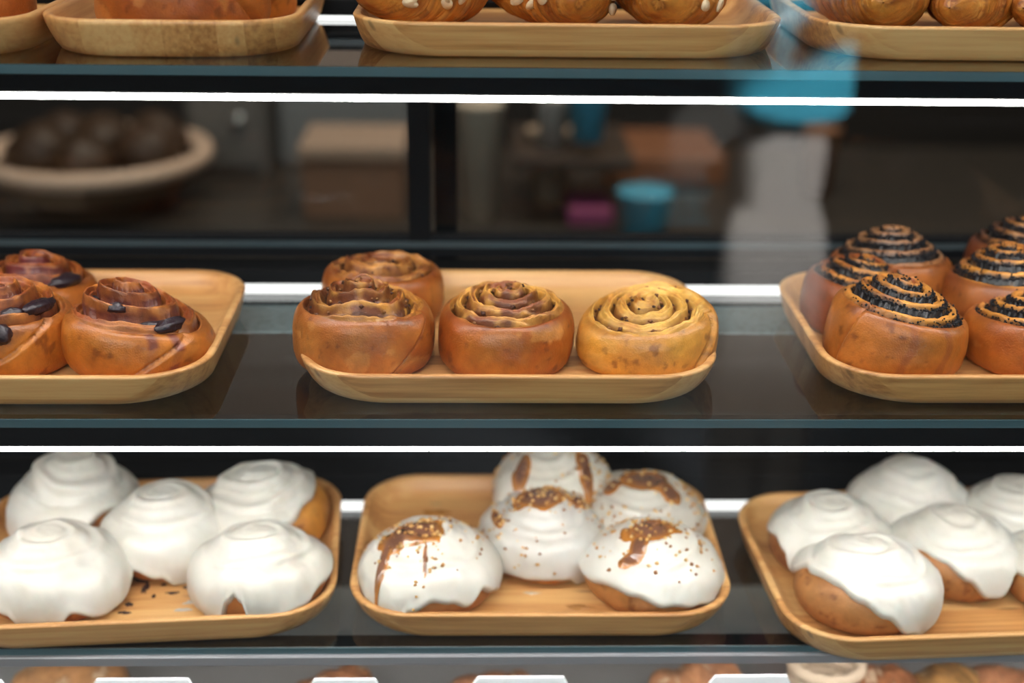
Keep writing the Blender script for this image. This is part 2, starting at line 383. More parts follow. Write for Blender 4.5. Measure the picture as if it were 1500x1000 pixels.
t_tf = tray(x_at(52, .80, Z_TOP+.02)-.080, .7700, Z_TOP, 90, 'bamboo tray cut by the left edge of the top shelf', TM2, .212)

# ------------------------------------------------------------------ rolls
def catmull(P, n):
    P = np.array(P, float); d = np.r_[0, np.cumsum(np.linalg.norm(np.diff(P, axis=0), axis=1))]
    Q = np.vstack([2*P[0]-P[1], P, 2*P[-1]-P[-2]])
    out = []
    for s in np.linspace(0, d[-1], n):
        i = min(np.searchsorted(d, s, 'right')-1, len(P)-2); t = (s-d[i])/(d[i+1]-d[i])
        a, b, c, e = Q[i], Q[i+1], Q[i+2], Q[i+3]
        out.append(.5*((2*b)+(c-a)*t+(2*a-5*b+4*c-e)*t*t+(3*b-a-3*c+e)*t**3))
    return np.array(out)
SIDE = {'wall':  [(.84, .0), (.93, .05), (.985, .2), (1.0, .42), (.985, .65), (.95, .84), (.90, .95), (.84, 1.0)],
        'round': [(.76, .0), (.88, .05), (.97, .22), (1.0, .42), (.985, .62), (.93, .80), (.85, .92), (.74, 1.0)]}
def deform(X, Y, Z, H, sp, seed):
    # irregular outline, wedge lean of the top, sideways lean
    th = np.arctan2(Y, X); rr = np.hypot(X, Y); rng = np.random.RandomState(seed)
    k = 1.0
    for m_ in (2, 3, 5): k = k + sp.get('irr', .022)/m_**.5*np.cos(m_*th+rng.rand()*6.28)
    X, Y = X*k, Y*k
    X, Y = X*sp.get('sx', 1), Y*sp.get('sy', 1)
    ax, ay = sp.get('tilt', (0, 0))
    q = np.clip(Z/H, 0, 1.6)
    Z = Z + (ax*X+ay*Y)*q
    lx, ly = sp.get('lean', (0, 0))
    return X+lx*Z, Y+ly*Z, Z
def roll_mesh(name, R, H, dome, style, seed, sp, nt=220, ntop=78, nside=34):
    rng = np.random.RandomState(seed+5)
    side = catmull(SIDE[sp.get('side', 'wall')], nside); side = side*np.array([R, H])
    rs = side[-1, 0]
    q = np.linspace(1, 0, ntop+1)[1:]; q[-1] = .004
    ztop = H + (dome*(1-q**2.7) if style == 'iced' else dome*(1-q**2)**1.15)
    if sp.get('dip'): ztop = ztop - sp['dip']*np.exp(-(q/.35)**2)
    prof_r = np.r_[.02*R, side[:, 0], q*rs]; prof_z = np.r_[0, side[:, 1], ztop]
    nr = len(prof_r); th = np.linspace(0, 2*PI, nt, endpoint=False)
    RR = prof_r[:, None]*np.ones(nt); ZZ = prof_z[:, None]*np.ones(nt); T = np.ones((nr, 1))*th
    Q = np.where(np.arange(nr)[:, None] > nside, RR/rs, 1.0)
    top = (np.arange(nr)[:, None] > nside)*np.ones(nt)
    sd = sp.get('dir', 1); N = sp.get('turns', 4.0)
    X, Y = RR*np.cos(T), RR*np.sin(T)
    warp = .16*n3(X*38, Y*38, 0*X, seed)+.05*n3(X*110, Y*110, 0*X, seed+3)
    W = N*Q + sd*T/(2*PI) + sp.get('ph', rng.rand()) + warp*(sp.get('warp', 1.0))
    u = W - np.floor(W); d = np.minimum(u, 1-u)
    gw = sp.get('gw', .13); depth = sp.get('depth', .005)
    amp = top*sst(.0, .55/N, Q)*(1-sst(.955, 1.0, Q))
    g = np.exp(-(d/gw)**2)*amp
    if style == 'poppy': g = (1-sst(gw*.7*(.5+.6*Q), gw*1.25*(.5+.6*Q), d+.05*n3(X*300, Y*300, 0*X, seed+19)))*amp
    layer = dome*1.0/N + .003
    terr = sp.get('terr', .5)*layer*(u-.5)*amp*(1-sst(.9, 1, Q))
    fold = .0011*np.sin(u*19+5*n3(X*26, Y*26, 0*X, seed+61))*amp*sp.get('fold', 1.0)
    rag = fbm(X*150, Y*150, ZZ*90, seed+9)
    rough = sp.get('rag', .0012)
    ZZ = ZZ - depth*g + terr + fold + top*(.0022 if style == 'cinn' else .0006)*fbm(X*55, Y*55, 0*X, seed+71, 2)*amp + top*rough*rag*(.35+.65*np.abs(np.sin(PI*u)))*amp
    if style in ('poppy',): ZZ = ZZ + .0011*g*n3(X*800, Y*800, 0*X, seed+4)
    # wall: gentle lumps and a dough-tail seam running diagonally down the outside
    sidem = 1-top; lump = .0011*fbm(X*30, Y*30, ZZ*38, seed+21)
    for (a0, a1, sg) in sp.get('seams', ()):
        h = np.clip(ZZ/H, 0, 1.0); ang = R_(a0) + (R_(a1)-R_(a0))*(1-h)**1.0
        dd = (T-ang+PI) % (2*PI) - PI; dd = dd*sg
        st = np.where(dd > 0, np.exp(-dd/.55), 0) - .8*np.exp(-(dd/.035)**2)
        lump = lump + .0030*st*sst(.02, .25, h)
    rad = 1+(lump*(sidem+top*sst(.75, 1, Q)))/np.maximum(RR, .01)
    RR = RR*rad
    X, Y = RR*np.cos(T), RR*np.sin(T)
    # colours
    nz = fbm(X*45+3, Y*45, ZZ*45, seed+30, 4); nf = fbm(X*160, Y*160, ZZ*160, seed+40, 3)
    bake = np.clip(sp.get('bake', .5) + .28*nz, 0, 1)
    gold = np.array(sp.get('gold', (.66, .27, .045))); brown = np.array(sp.get('brown', (.34, .074, .007)))
    dark = np.array(sp.get('dark', (.11, .020, .004)))
    wall = gold*(1-bake[..., None]) + brown*bake[..., None]
    wall = mixc(wall, dark, .6*sst(.45, .95, nf+.2*nz))
    wall = mixc(wall, dark, .35*sst(.75, 1.0, Q*sidem+ZZ/H*0)*sst(.86, 1.0, ZZ/H)*sidem)
    pale = np.array(sp.get('pale', (.80, .43, .11)))
    inner = sst(.08, .42, d)
    toast = np.clip(sp.get('toast', .5) + .75*nz + .45*nf + sp.get('ctoast', .25)*(1-Q), 0, 1)
    topc = mixc(pale*np.ones_like(wall), np.array(sp.get('ridge', (.30, .080, .016))), toast*np.clip(.25+inner, 0, 1))
    if 'hot' in sp:     # one side baked darker
        hx, hy, hs = sp['hot']; tt = np.clip((X*hx+Y*hy)/R*hs+.35, 0, 1)
        topc = mixc(topc, np.array(sp.get('ridge', (.30, .08, .016)))*.6, tt)
    fill = np.array(sp.get('fill', (.10, .028, .008)))
    topc = mixc(topc, fill, np.clip(g*sp.get('fillk', 1.0)*(1+.5*nf), 0, 1))
    if style == 'berry':
        pm = sst(.25, .75, fbm(X*28, Y*28, ZZ*20, seed+77)+.15)*sst(.2, .7, 1-d*2)
        topc = mixc(topc, (.16, .018, .03), .8*pm)
        for a in sp.get('stain', ()):
            da = np.abs((T-R_(a)+PI) % (2*PI)-PI+.06*np.sin(ZZ*180)); wall = mixc(wall, (.14, .022, .03), .75*(1-sst(.03, .11, da))*sst(0, .2, ZZ/H))
    if style == 'poppy':
        for a in sp.get('stain', ()):
            da = np.abs((T-R_(a)+PI) % (2*PI)-PI+.05*np.sin(ZZ*160)); wall = mixc(wall, (.24, .055, .018), .55*(1-sst(.03, .09, da)))
    col = wall*(1-top[..., None]) + topc*top[..., None]
    if style in ('cinn', 'berry'):      # baked outer lip of every layer and the fine lines of folded dough
        lip = np.exp(-((u-.84)/.09)**2)*amp
        col = mixc(col, np.array(sp.get('ridge', (.30, .08, .016)))*.55, np.clip(1.0*lip*(.65+nf)*sp.get('lipk', 1), 0, 1))
        fl = (.5+.5*np.sin(u*19+5*n3(X*26, Y*26, 0*X, seed+61)))*amp
        col = mixc(col, dark*1.4, .38*(1-fl)*amp*sp.get('lipk', 1))
    # lighter matt patches where the egg wash missed the wall, with crisp edges
    pt = sst(.50, .58, fbm(X*36+9, Y*36, ZZ*60, seed+88, 3))*(1-top)*sst(.08, .3, ZZ/H)*(1-sst(.85, 1, ZZ/H))
    col = mixc(col, gold*np.array([.98, 1.05, 1.6]), .55*pt*sp.get('patch', 1))
    edge = sst(.88, 1, Q)*top
    col = mixc(col, wall.mean((0, 1))*.75, edge*.6)
    X, Y, Z = deform(X, Y, ZZ, H, sp, seed)
    V = np.stack([X, Y, Z], -1); P = np.clip(col, .003, 1)
    me = mesh(name, V, grid_faces(nr, nt), P)
    return me, V, g, (u, Q, top)
def base_profile(R, H, dome, side='round'):
    s = catmull(SIDE[side], 60)*np.array([R, H]); rs = s[-1, 0]
    q = np.linspace(0, 1, 60); z = H+dome*(1-q**2.7)
    P = np.vstack([np.c_[q*rs, z], s[::-1][1:]])
    for _ in range(3):
        Q = P.copy(); Q[1:-1] = (P[:-2]+P[1:-1]+P[2:])/3
        for w_ in range(5):
            Q[1:-1] = (Q[:-2]+Q[1:-1]+Q[2:])/3
        P = Q
    d = np.r_[0, np.cumsum(np.linalg.norm(np.diff(P, axis=0), axis=1))]
    return P, d
def keyed(th, keys):
    ks = sorted([(R_(a % 360), v) for a, v in keys]); a = np.array([k[0] for k in ks]); v = np.array([k[1] for k in ks])
    a = np.r_[a[-1]-2*PI, a, a[0]+2*PI]; v = np.r_[v[-1], v, v[0]]
    i = np.searchsorted(a, th, 'right')-1; t = (th-a[i])/(a[i+1]-a[i]); t = t*t*(3-2*t)
    return v[i]*(1-t)+v[i+1]*t
def icing_mesh(R, H, dome, sp, seed, keys, nt=200, ns=84, t0=.0030, col=(.80, .775, .72), swirl=.0011, N=2.8):
    P, d = base_profile(R, H, dome); L = d[-1]; t0 = t0+.0008
    th = np.linspace(0, 2*PI, nt, endpoint=False)
    se = keyed(th, keys)*L + .0012*n3(np.cos(th)*4, np.sin(th)*4, 0*th, seed)
    se = np.clip(se, .2*L, L*.985)
    k = np.linspace(0, 1, ns); k = 1-(1-k)**1.35; k[0] = .003
    S = k[:, None]*se[None, :]; T = np.ones((ns, 1))*th
    r = np.interp(S, d, P[:, 0]); z = np.interp(S, d, P[:, 1])
    e = L*.004
    r2 = np.interp(np.minimum(S+e, L), d, P[:, 0]); z2 = np.interp(np.minimum(S+e, L), d, P[:, 1])
    r1 = np.interp(np.maximum(S-e, 0), d, P[:, 0]); z1 = np.interp(np.maximum(S-e, 0), d, P[:, 1])
    tr, tz = r2-r1, z2-z1; ln = np.hypot(tr, tz)+1e-9; nr_, nz_ = -tz/ln, tr/ln   # outward normal
    nr_, nz_ = np.where(nz_ < -2, -nr_, nr_), nz_
    nr_, nz_ = np.abs(nr_)*np.sign(nr_), nz_
    # tangent runs outward/down, so the outward normal is (-tz, tr)
    dist = se[None, :]-S
    wE = .0045
    rim = np.sqrt(np.clip(1-(1-np.clip(dist/wE, 0, 1))**2, 0, 1))
    bead = .0012*np.exp(-((dist-.004)/.0035)**2)*sst(.50, .75, S/L)
    x, y = r*np.cos(T), r*np.sin(T)
    lump = .0019*fbm(x*34, y*34, z*34, seed+2, 2)+.0006*fbm(x*110, y*110, z*60, seed+8, 2)
    q = np.clip(r/(.9*R), 0, 1)
    W = N*q + sp.get('dir', 1)*T/(2*PI)+.25*n3(x*40, y*40, 0*x, seed+1)
    u = W-np.floor(W); topm = 1-sst(.72, .95, q)*1.0
    topm = topm*(S/L < .55)*sst(.10, .32, q)
    sw = swirl*(.8*np.cos(2*PI*u)+.35*np.cos(4*PI*u+1)+.5*n3(x*60, y*60, 0*x, seed+12))*topm
    thick = (t0+lump+sw+bead)*rim - .0008*(1-rim)
    r = np.maximum(r + nr_*thick, 0); z = np.maximum(z + nz_*thick, .0012)
    x, y = r*np.cos(T), r*np.sin(T)
    X, Y, Z = deform(x, y, z, H, sp, seed)
    thin = np.clip(.5+.8*fbm(x*30, y*30, z*30, seed+50, 3), 0, 1)
    c = np.ones((ns, nt, 3))*np.array(col); c = mixc(c, np.array(col)*np.array([.93, .90, .84]), thin*.5)
    V = np.stack([X, Y, Z], -1)
    me = mesh('icing', V, grid_faces(ns, nt), c)
    return me, V, S/L, T
def grid_normals(V):
    a = np.roll(V, -1, 1)-np.roll(V, 1, 1); b = np.gradient(V, axis=0); n = np.cross(a, b)
    n /= np.linalg.norm(n, axis=-1, keepdims=True)+1e-9
    s = np.sign((n[5:30, :, 2]).mean()) or 1
    return n*s
OCT_V = np.array([(1,0,0),(-1,0,0),(0,1,0),(0,-1,0),(0,0,1),(0,0,-1)], float)
OCT_F = np.array([(0,2,4),(2,1,4),(1,3,4),(3,0,4),(2,0,5),(1,2,5),(3,1,5),(0,3,5)])
def grains(P, Nn, size, rng, flat=1.0, cols=None):
    n = len(P); s = size*(.6+.8*rng.rand(n, 1, 1))*np.array([1, .8, flat])
    V = OCT_V[None]*s*(1+.4*rng.rand(n, 6, 1)); a = rng.rand(n)*6.28; b = rng.rand(n)*1.2
    ca, sa, cb, sb = np.cos(a), np.sin(a), np.cos(b), np.sin(b)
    Rz = np.zeros((n, 3, 3)); Rz[:, 0, 0] = ca; Rz[:, 0, 1] = -sa; Rz[:, 1, 0] = sa; Rz[:, 1, 1] = ca; Rz[:, 2, 2] = 1
    Rx = np.zeros((n, 3, 3)); Rx[:, 0, 0] = 1; Rx[:, 1, 1] = cb; Rx[:, 1, 2] = -sb; Rx[:, 2, 1] = sb; Rx[:, 2, 2] = cb
    V = np.einsum('nij,nkj->nki', Rz@Rx, V) + P[:, None, :] + Nn[:, None, :]*size*.3
    Fc = (OCT_F[None]+6*np.arange(n)[:, None, None]).reshape(-1, 3)
    cc = None
    if cols is not None:
        cc = np.repeat(np.array(cols)[rng.randint(len(cols), size=n)], 6, 0)
    return V.reshape(-1, 3), Fc, cc

def place(o, u, y, ztray, vcol=None):
    z = ztray + TFLOOR + .0006
    o.location = (x_at(u, y, z+.02), y, z)
def blob(c, r, seed, stretch=(1,1,1), n=14, amp=.22):
    th = np.linspace(0, 2*PI, n*2, endpoint=False); ph = np.linspace(.02, PI-.02, n)
    P_, T_ = np.meshgrid(ph, th, indexing='ij')
    x, y, z = np.sin(P_)*np.cos(T_), np.sin(P_)*np.sin(T_), np.cos(P_)
    k = 1+amp*fbm(x*1.8, y*1.8, z*1.8, seed, 3)
    V = np.stack([x*k*r*stretch[0], y*k*r*stretch[1], z*k*r*stretch[2]], -1)
    return V, grid_faces(n, n*2)

# ---- cinnamon rolls, blueberry rolls, poppy rolls
def cinnamon(u, y, z, R, H, dome, seed, sp, label, group='cinnamon rolls on the centre tray', rz=0, name='cinnamon_roll'):
    me, V, g, _ = roll_mesh(name, R, H, dome, 'cinn', seed, sp)
    o = link(name, me, M['dough_dark']); place(o, u, y, z); o.rotation_euler = (0, 0, R_(rz)); tag(o, label, 'pastry', group)
    # crisp bits of nut and filling caught in the grooves
    rng = np.random.RandomState(seed); n = sp.get('bits', 60)
    idx = np.argwhere((g > .35) & (g < .9)); idx = idx[rng.choice(len(idx), n)]
    Pp = V[idx[:, 0], idx[:, 1]]; vv, ff, cc = grains(Pp+np.array([0, 0, .0006]), np.tile([0, 0, 1.], (n, 1)), .0017, rng, .7, [(.10, .03, .01), (.22, .08, .02), (.05, .015, .006), (.35, .15, .04)])
    tag(link('filling_bits', mesh('filling_bits', vv, ff, cc, False), M['crumb'], o), kind='stuff')
    return o
cinnamon(533, .793, Z_MID, .0465, .0390, .0150, 11, dict(turns=3.6, bake=.80, toast=.50, ctoast=.25, hot=(-1, .2, .7), depth=.0080, gw=.15, terr=1.2, rag=.0014, warp=1.3,
         seams=((340, 288, -1),), tilt=(-.02, -.06), pale=(.88, .44, .07), sx=1.0, irr=.018, ph=.2, bits=90),
         'dark baked cinnamon roll at the front left of the centre tray, seam down its side')
cinnamon(741, .793, Z_MID, .0455, .0375, .0130, 23, dict(turns=4.4, bake=.82, toast=.38, ctoast=.15, depth=.0070, gw=.17, terr=1.0, rag=.0012, warp=.9, irr=.012,
         tilt=(0, 0), pale=(.88, .45, .09), ridge=(.28, .07, .014), ph=.55, bits=60, dir=-1),
         'cinnamon roll in the middle of the front row with smooth brown wall and pale swirl')
cinnamon(948, .793, Z_MID, .0450, .0350, .0070, 37, dict(turns=3.8, bake=.12, toast=.16, ctoast=.0, depth=.0070, gw=.15, terr=.5, rag=.0012, lipk=.45, warp=2.0, tilt=(.10, .10), irr=.03,
         gold=(.74, .33, .045), brown=(.42, .12, .02), pale=(.86, .48, .10), ridge=(.50, .17, .025), fill=(.20, .07, .018), seams=((345, 300, 1),), ph=.05, bits=70),
         'golden pale baked cinnamon roll at the right end of the front row')
cinnamon(560, .8760, Z_MID, .0445, .0350, .0090, 41, dict(turns=2.8, bake=.8, toast=.6, ctoast=.2, depth=.0070, gw=.12, terr=.7, rag=.0012, warp=1.5, dip=.004,
         pale=(.64, .28, .06), ridge=(.24, .06, .014), ph=.4, bits=30, tilt=(0, -.05)),
         'cinnamon roll standing alone in the back row behind the dark one')

def blueberry(u, y, z, R, H, dome, seed, sp, label, berries, rz=0):
    me, V, g, _ = roll_mesh('blueberry_roll', R, H, dome, 'berry', seed, sp)
    o = link('blueberry_roll', me, M['dough_dark']); place(o, u, y, z); o.rotation_euler = (0, 0, R_(rz)); tag(o, label, 'pastry', 'blueberry rolls on the left tray')
    nt = V.shape[1]
    for k, (i, a, r, st) in enumerate(berries):        # grid row, angle, size, stretch along the groove
        j = int((a % 360)/360*nt); c = V[i, j]; bv, bf = blob(None, r, seed*7+k, (st, 1, .8))
        ang = R_(a)+PI/2; ca, sa = math.cos(ang), math.sin(ang)
        bv = bv.reshape(-1, 3); bv = np.c_[bv[:, 0]*ca-bv[:, 1]*sa, bv[:, 0]*sa+bv[:, 1]*ca, bv[:, 2]]+c
        link('blueberry', mesh('blueberry', bv, bf, np.tile([.016, .006, .012], (len(bv), 1))), M['berry'], o)
    return o
BS = dict(bake=.40, gold=(.62, .21, .024), brown=(.38, .09, .010), ridge=(.33, .075, .016), pale=(.70, .25, .045), fill=(.10, .016, .016))
blueberry(206, .791, Z_MID, .0455, .0310, .0210, 52, dict(BS, turns=4.0, toast=.65, depth=.0062, gw=.10, terr=1.5, rag=.0008, warp=1.0, tilt=(-.16, -.08), lean=(-.05, 0), seams=((330, 262, 1),), stain=(292, 312), ph=.30, irr=.03, sx=1.05),
          'blueberry roll with dark berries at the right end of the left tray', [(52, 300, .0060, 2.3), (44, 322, .0055, 2.2), (60, 262, .0045, 1.5), (66, 205, .003, 1.4)])
blueberry(10, .790, Z_MID, .0465, .0360, .0170, 63, dict(BS, turns=3.6, toast=.55, depth=.0062, gw=.10, terr=1.3, rag=.0008, warp=1.2, tilt=(0, -.05), seams=((330, 240, 1), ), stain=(255,), ph=.7),
          'blueberry roll cut off by the left edge of the picture, front row', [(46, 330, .0055, 2.4), (30, 285, .0075, 1.0), (50, 300, .0045, 1.8), (42, 240, .006, 2)])
blueberry(60, .8720, Z_MID, .0400, .0300, .0140, 74, dict(BS, bake=.7, turns=3.4, toast=.9, depth=.0055, gw=.10, terr=1.4, rag=.001, warp=1.4, tilt=(-.08, -.05), ph=.1),
          'dark blueberry roll in the back row of the left tray', [(44, 325, .0065, 1.9), (40, 345, .0045, 1.5)])

def poppy(u, y, z, R, H, dome, seed, sp, label, rz=0):
    me, V, g, (uu, Q, top) = roll_mesh('poppy_seed_roll', R, H, dome, 'poppy', seed, sp, nt=240)
    o = link('poppy_seed_roll', me, M['dough_dark']); place(o, u, y, z); o.rotation_euler = (0, 0, R_(rz)); tag(o, label, 'pastry', 'poppy seed rolls on the right tray')
    rng = np.random.RandomState(seed)
    Pw = V; ar = np.hypot(Pw[..., 0], Pw[..., 1])/R; wgt = np.where(g > .35, ar, 0)+np.where((top > 0) & (g > .01), .12*ar, 0)+ .010*ar*(top > 0)
    idx = rng.choice(wgt.size, 2600, p=(wgt/wgt.sum()).ravel()); Pp = V.reshape(-1, 3)[idx]+np.array([0, 0, .0005])
    vv, ff, _ = grains(Pp, np.tile([0, 0, 1.], (len(Pp), 1)), .00072, rng)
    tag(link('poppy_seeds', mesh('poppy_seeds', vv, ff, None, False), M['seed'], o), kind='stuff')
    return o
PS = dict(bake=.38, gold=(.60, .20, .028), brown=(.36, .085, .012), ridge=(.26, .065, .016), pale=(.72, .30, .050), fill=(.008, .007, .009), gw=.25, fold=.3, depth=.0040, terr=.9, rag=.0005, warp=.35, fillk=1.4, irr=.015)
poppy(1308, .7920, Z_MID, .0465, .0395, .0180, 81, dict(PS, turns=4.2, toast=.25, ctoast=.0, tilt=(-.16, -.02), lean=(.10, .0), seams=((215, 200, 1),), stain=(293, 262), ph=.1),
      'golden poppy seed roll leaning at the front left of the right tray')
poppy(1514, .7920, Z_MID, .0455, .0335, .0150, 82, dict(PS, bake=.75, turns=4.0, toast=.3, tilt=(0, -.10), ph=.5),
      'poppy seed roll with wide black swirl at front, cut by the right edge')
poppy(1268, .8560, Z_MID, .0445, .0350, .0150, 83, dict(PS, bake=.95, brown=(.22, .05, .014), turns=3.8, toast=.8, tilt=(-.14, -.02), ph=.8),
      'dark brown poppy seed roll squeezed behind the golden leaning one')
poppy(1300, .8900, Z_MID+.004, .0450, .0380, .0200, 84, dict(PS, bake=.75, brown=(.28, .075, .02), pale=(.42, .20, .08), ridge=(.30, .13, .055), turns=4.6, toast=.5, tilt=(0, -.08), ph=.35),
      'domed poppy seed roll in the back row at the left of the right tray')
poppy(1468, .8500, Z_MID, .0445, .0410, .0210, 85, dict(PS, bake=.85, brown=(.24, .06, .016), turns=4.2, toast=.35, ctoast=.4, tilt=(0, -.06), ph=.65),
      'poppy seed roll in the second row, partly cut by the right edge')
poppy(1502, .8950, Z_MID+.008, .0450, .0390, .0200, 86, dict(PS, bake=.95, brown=(.2, .05, .016), ridge=(.16, .06, .03), turns=4.4, toast=.9, tilt=(-.12, -.05), ph=.15),
      'very dark poppy seed roll highest at the back by the right edge')

# ---- iced buns
def iced(u, y, z, R, H, dome, seed, sp, keys, label, group, col=(.82, .80, .75), wall=None, rz=0, t0=.003, name='iced_bun', swirl=.0011, wobble=0):
    wsp = dict(sp, side='round', turns=3.0, depth=.001, terr=.0, fold=0, warp=.3, toast=.4, gold=(.55, .22, .055), brown=(.34, .10, .025), rag=.0004, bake=.5)
    if wall: wsp.update(wall)
    me, V, g, _ = roll_mesh(name, R, H, dome, 'iced', seed, wsp, nt=120, ntop=24, nside=26)
    o = link(name, me, M['dough_matte']); place(o, u, y, z); o.rotation_euler = (0, 0, R_(rz)); tag(o, label, 'pastry', group)
    ime, IV, S, T = icing_mesh(R, H, dome, sp, seed, keys, col=tuple(np.array(col)*np.array([.95, .935, .905])), t0=t0, swirl=swirl)
    ic = link('icing', ime, M['icing'], o)
    return o, IV, S, T
GL, GC, GR = 'white iced buns on the bottom left tray', 'caramel iced buns on the bottom centre tray', 'thinly iced buns on the bottom right tray'
BK = [(20, .70), (60, .66), (120, .66), (160, .72)]
iced(112, .8800, Z_BOT, .0465, .0370, .0220, 101, dict(tilt=(.0, -.03), irr=.03, dir=-1), BK+[(200, .84), (235, .93), (262, .92), (285, .72), (315, .60), (345, .66)],
     'white iced bun at the back left of the left tray, tall creamy dome', GL, t0=.0040, swirl=.0018)
iced(388, .8700, Z_BOT, .0510, .0360, .0170, 102, dict(tilt=(.03, -.06), irr=.035), [(20, .50), (60, .6), (120, .66), (170, .80), (215, .9), (250, .90), (280, .80), (300, .62), (330, .50)],
     'white iced bun at the back right of the left tray with bare golden side', GL, wall=dict(gold=(.66, .27, .035), bake=.25), t0=.004, swirl=.0016)
iced(245, .8430, Z_BOT, .0465, .0350, .0150, 103, dict(tilt=(0, -.06), irr=.03), BK+[(200, .88), (235, .86), (255, .80), (275, .84), (292, .97), (312, .80), (340, .85)],
     'white iced bun in the middle of the left tray, touching its neighbours', GL, t0=.0036)
iced(80, .7900, Z_BOT, .0485, .0330, .0140, 104, dict(tilt=(-.02, -.04), irr=.03), BK+[(200, .80), (232, .74), (248, .80), (266, .985), (284, .93), (298, .80), (318, .90), (340, .88)],
     'large white iced bun at the front left, cut by the left edge', GL, t0=.0036)
iced(383, .7900, Z_BOT, .0460, .0330, .0150, 105, dict(tilt=(0, -.07), irr=.02), BK+[(196, .90), (215, .96), (234, .95), (243, .88), (250, .72), (256, .66), (262, .71), (272, .975), (284, .96), (294, .83), (312, .80), (335, .72)],
     'white iced bun at the front right of the left tray with two long drips', GL, t0=.0038)
# caramel ones
def caramel(o, V, S, T, seed, masks, label=None, crumbs=150, spread=.5):
    Nn = grid_normals(V); x, y = V[..., 0], V[..., 1]
    mk = np.full(x.shape, -1.0)
    for (cx, cy, rx, ry, rot) in masks:         # pools and runs, in the bun's own metres
        c, s = math.cos(R_(rot)), math.sin(R_(rot)); a = ((x-cx)*c+(y-cy)*s)/rx; b = (-(x-cx)*s+(y-cy)*c)/ry
        mk = np.maximum(mk, 1-np.sqrt(a*a+b*b)*(1+.22*n3(x*90, y*90, 0*x, seed+3)))
    keep = mk > 0
    th_ = .0015*np.sqrt(np.clip(mk*2.2, 0, 1))-.0004
    P = V+Nn*th_[..., None]; ns, nt = x.shape
    Fc = grid_faces(ns, nt); kf = keep.ravel()[Fc].sum(1) >= 3; Fc = Fc[kf]
    used = np.unique(Fc); rm = -np.ones(ns*nt, int); rm[used] = np.arange(len(used))
    cc = mixc(np.ones((ns, nt, 3))*np.array([.55, .20, .025]), (.20, .085, .050), np.clip(mk*1.8, 0, 1)).reshape(-1, 3)[used]
    link('caramel_sauce', mesh('caramel_sauce', P.reshape(-1, 3)[used], rm[Fc], cc), M['caramel'], o)
    rng = np.random.RandomState(seed); wgt = np.hypot(x, y)*np.exp(-(S/spread)**4)*(.25+(n3(x*35, y*35, 0*x, seed+1) > 0))
    idx = rng.choice(wgt.size, crumbs, p=(wgt/wgt.sum()).ravel())
    vv, ff, cc = grains(P.reshape(-1, 3)[idx], Nn.reshape(-1, 3)[idx], .00145, rng, .8, [(.66, .36, .11), (.52, .24, .06), (.72, .46, .18), (.30, .12, .04)])
    tag(link('nut_crumbs', mesh('nut_crumbs', vv, ff, cc, False), M['crumb'], o), kind='stuff')
IC2 = (.76, .74, .70)
r = iced(628, .7950, Z_BOT, .0480, .0320, .0150, 111, dict(tilt=(.0, -.06), irr=.03), BK+[(195, .92), (225, .97), (245, .97), (258, .80), (275, .72), (290, .76), (303, .82), (318, .72), (330, .80), (345, .85)],
     'caramel topped iced bun at the front left with a thin amber drip', GC, wall=dict(gold=(.48, .21, .07), bake=.4)); caramel(*r, 111, [(-.008, -.006, .024, .017, 15), (-.030, -.026, .0045, .026, -14), (-.001, -.033, .0018, .015, 0), (-.020, -.014, .012, .010, 40)])
r = iced(795, .8380, Z_BOT, .0455, .0340, .0160, 112, dict(tilt=(0, -.05), irr=.025), BK+[(200, .84), (240, .86), (270, .84), (290, .86), (306, .97), (318, .84), (340, .85)],
     'caramel topped iced bun in the middle of the centre tray', GC, col=(.70, .68, .65)); caramel(*r, 112, [(-.004, -.004, .020, .019, 0), (.024, -.002, .009, .008, 0), (-.034, -.010, .004, .016, 10)], crumbs=240, spread=.62)
r = iced(808, .8880, Z_BOT+.013, .0425, .0380, .0140, 113, dict(tilt=(0, 0), irr=.04), BK+[(200, .84), (240, .86), (270, .84), (300, .9), (330, .84)],
     'caramel iced bun at the very back, its top cut by the light strip', GC, col=(.76, .73, .66)); caramel(*r, 113, [(-.024, -.022, .007, .016, -10), (.024, -.020, .007, .018, 10), (.0, .0, .02, .008, 0)], crumbs=220, spread=.8)
r = iced(936, .8680, Z_BOT, .0450, .0330, .0140, 114, dict(tilt=(0, -.04), irr=.02), BK+[(200, .84), (240, .86), (270, .84), (300, .86), (330, .85)],
     'caramel topped iced bun at the back right of the centre tray', GC, col=(.68, .65, .60)); caramel(*r, 114, [(.004, -.004, .022, .019, 10), (.020, -.016, .009, .010, -40), (-.022, -.006, .008, .008, 0)], crumbs=260, spread=.7)
r = iced(953, .7950, Z_BOT, .0480, .0320, .0140, 115, dict(tilt=(.0, -.06), irr=.02), BK+[(195, .74), (225, .68), (250, .70), (275, .76), (300, .80), (318, .84), (332, .96), (348, .80)],
     'caramel topped iced bun at the front right with bare brown front', GC, wall=dict(gold=(.50, .22, .06), bake=.4, brown=(.34, .11, .03))); caramel(*r, 115, [(-.002, -.003, .021, .016, 8), (-.012, -.020, .0075, .014, -20), (-.018, -.027, .010, .0065, 10)])
